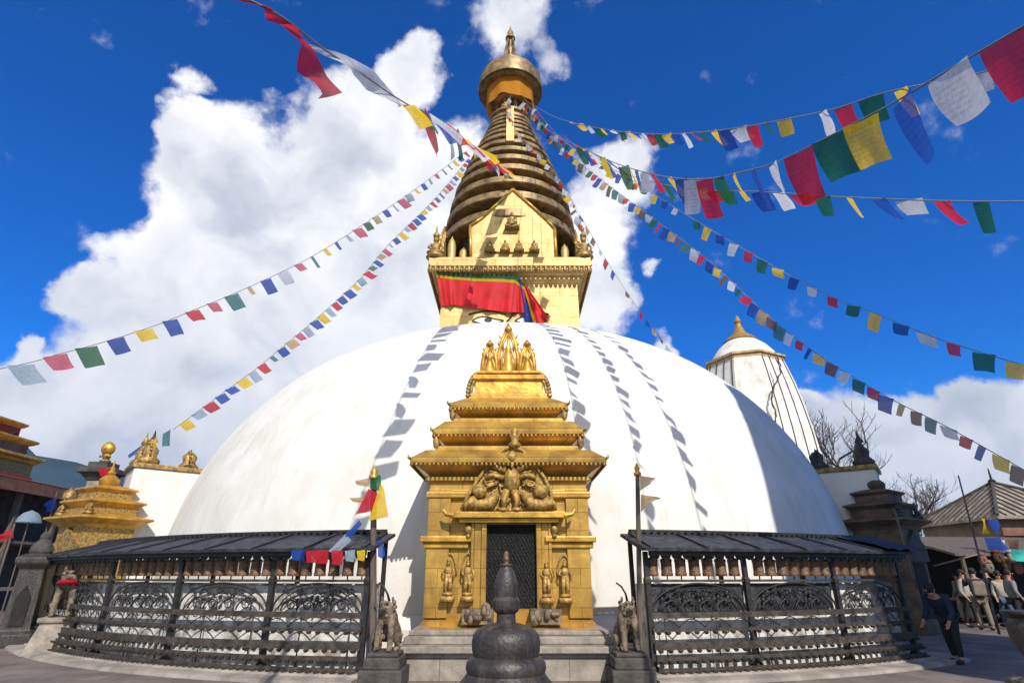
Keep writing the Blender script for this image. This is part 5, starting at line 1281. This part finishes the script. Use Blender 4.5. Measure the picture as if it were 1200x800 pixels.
ps = [(1142, 735, 30, 1.0, M['cream'], M['black'], 'person in a pale cream jacket and black trousers, leftmost of the group by the stalls', .0, .14, 'down', None),
      (1158, 738, 160, 1.02, M['black'], M['beige'], 'person in black jacket and pale trousers with a pale bag, near the bamboo pole', .0, .2, 'up', M['beige']),
      (1173, 734, 200, 1.04, M['black'], M['black'], 'person dressed all in black in the middle of the stall visitors', .0, .1, 'down', None),
      (1186, 735, -20, .98, M['cream'], M['jeans'], 'person in a cream top and blue jeans at the stalls', .0, .2, 'down', M['maroon']),
      (1199, 738, 80, 1.0, M['grey'], M['black'], 'person in grey cut off by the right edge', .0, .1, 'down', None),
      (1135, 729, 190, .97, M['grey'], M['cream'], 'person in grey top and cream trousers farther back in the shade', .0, .14, 'down', None),
      (1092, 728, 10, 1.0, M['maroon'], M['black'], 'person in a maroon jacket in deep shade beside the dark right shrine', .0, .05, 'down', None)]
ps += [(1105, 722, 100, .98, M['black'], M['black'], 'person all in black standing alone deep under the shed roof', .0, .05, 'down', None),
       (1118, 724, 30, 1.02, M['navy'], M['black'], 'person in a dark navy jacket under the shed roof behind the stooping one', .0, .1, 'down', None),
       (1166, 727, 10, 1.0, M['black'], M['jeans'], 'person in a black top and blue jeans behind the pale bag', .0, .1, 'down', None),
       (1192, 728, -30, 1.0, M['black'], M['beige'], 'person in a black top and tan trousers behind the cream top', .0, .1, 'up', None)]
for px, py, rz, s, a, b_, lab, bend, st_, arm, bag in ps:
    x, y = ppos(px, py); person(x, y, R_(rz), s, a, b_, M['black'], lab, bend, st_, arm, bag)
x, y = ppos(1124, 777); person(x, y, R_(-60), .96, M['navy'], M['black'], M['black'], 'person in a navy jacket bending forward in the shade right of the rack', .9, .1, 'down', None)

# dark urn on a block at the right edge
c = at(1200, 770, 8.2)
ur = thing('bronze_urn', 'dark bronze urn on a stone block cut off by the right edge', 'urn', (c.x + .27, 8.2, 0))
MB().sq([(.35, .35, 0), (.35, .35, .36), (.28, .28, .4)], 0, 0).build('block', M['lion'], ur, bevel=.02)
MB().lathe([(.16, .4), (.2, .44), (.12, .5), (.22, .62), (.3, .82), (.31, 1.0), (.26, 1.08), (.33, 1.13), (.33, 1.16), (.24, 1.16), (.24, 1.05)], n=28).build('bowl', M['bstone'], ur, smooth=45)

# ------------------------------------------------------------------ bare trees
def tree(x, y, h, spread, seed, lab, levels=6):
    r = random.Random(seed); root = thing('bare_tree', lab, 'tree', (x, y, 0), 0, 'bare trees behind the right shrine')
    tr = MB(); cr = MB()
    def grow(p, d, L_, rad, lv):
        pts_ = [p]; q = p.copy(); dd = d.copy(); n_ = 4
        for i in range(n_):
            dd = (dd + Vector((r.uniform(-.22, .22), r.uniform(-.22, .22), r.uniform(-.06, .18)))).normalized(); q = q + dd*L_/n_; pts_.append(q.copy())
        rs = [rad*(1 - .35*i/n_) for i in range(n_+1)]
        (tr if lv >= levels - 1 else cr).tube(pts_, rs, 6 if lv > 2 else 4)
        if lv == 0: return
        for k_ in range(3 if lv > 1 else 3):
            t = pts_[-1] if k_ == 0 else pts_[r.choice((2, 3, 4))]
            ax = Vector((r.uniform(-1, 1), r.uniform(-1, 1), r.uniform(-.2, .8))).normalized()
            nd_ = (dd*(.9 if k_ == 0 else .55) + ax*spread).normalized()
            grow(t, nd_, L_*r.uniform(.62, .82), rad*(.68 if k_ == 0 else .5), lv-1)
    grow(Vector((0, 0, 0)), Vector((.05, 0, 1)), h*.30, h*.022, levels)
    tr.build('trunk', M['bark'], root, smooth=True); cr.build('crown', M['bark'], root, smooth=True)
p = at(988, 600, 38); tree(p.x, 38, 12.8, .75, 4, 'tall bare tree beside the foot of the white tower')
p = at(1040, 600, 36); tree(p.x - .5, 36, 8.8, .8, 9, 'bare tree spreading behind the dark right shrine')
p = at(1068, 600, 40); tree(p.x, 40, 7.8, .8, 12, 'small bare tree just left of the metal roofed house')
# a black bird on the temple roof
b = MB(); b.ell((0, 0, 0), (.09, .2, .1), Matrix.Rotation(.5, 3, 'X')); b.ell((0, -.17, .14), (.065, .08, .065)); b.tube([(0, -.23, .14), (0, -.3, .12)], [.02, .004], 5); b.tube([(0, .12, -.05), (0, .36, -.12)], [.05, .02], 6); b.tube([(.03, 0, -.08), (.03, 0, -.2)], .01, 4); b.tube([(-.03, 0, -.08), (-.03, 0, -.2)], .01, 4)
o = b.build('bird', M['black'], smooth=True); o.location = (-29.95, 34.3, zz(513.5) + .2); meta(o, 'small black bird perched on the red temple roof', 'bird')

# ------------------------------------------------------------------ thin valley haze round everything
hm = bpy.data.materials.new('valley_haze'); hm.use_nodes = True; nt = hm.node_tree
nt.nodes.remove(nt.nodes['Principled BSDF']); pv = nt.nodes.new('ShaderNodeVolumePrincipled')
pv.inputs['Color'].default_value = (.42, .68, 1, 1); pv.inputs['Density'].default_value = .00011; pv.inputs['Anisotropy'].default_value = .1
nt.links.new(pv.outputs[0], nt.nodes['Material Output'].inputs['Volume'])
hz_ = MB().box(-2650, 2650, -1550, 2350, -1.006, 345).build('haze', hm); hz_['kind'] = 'stuff'
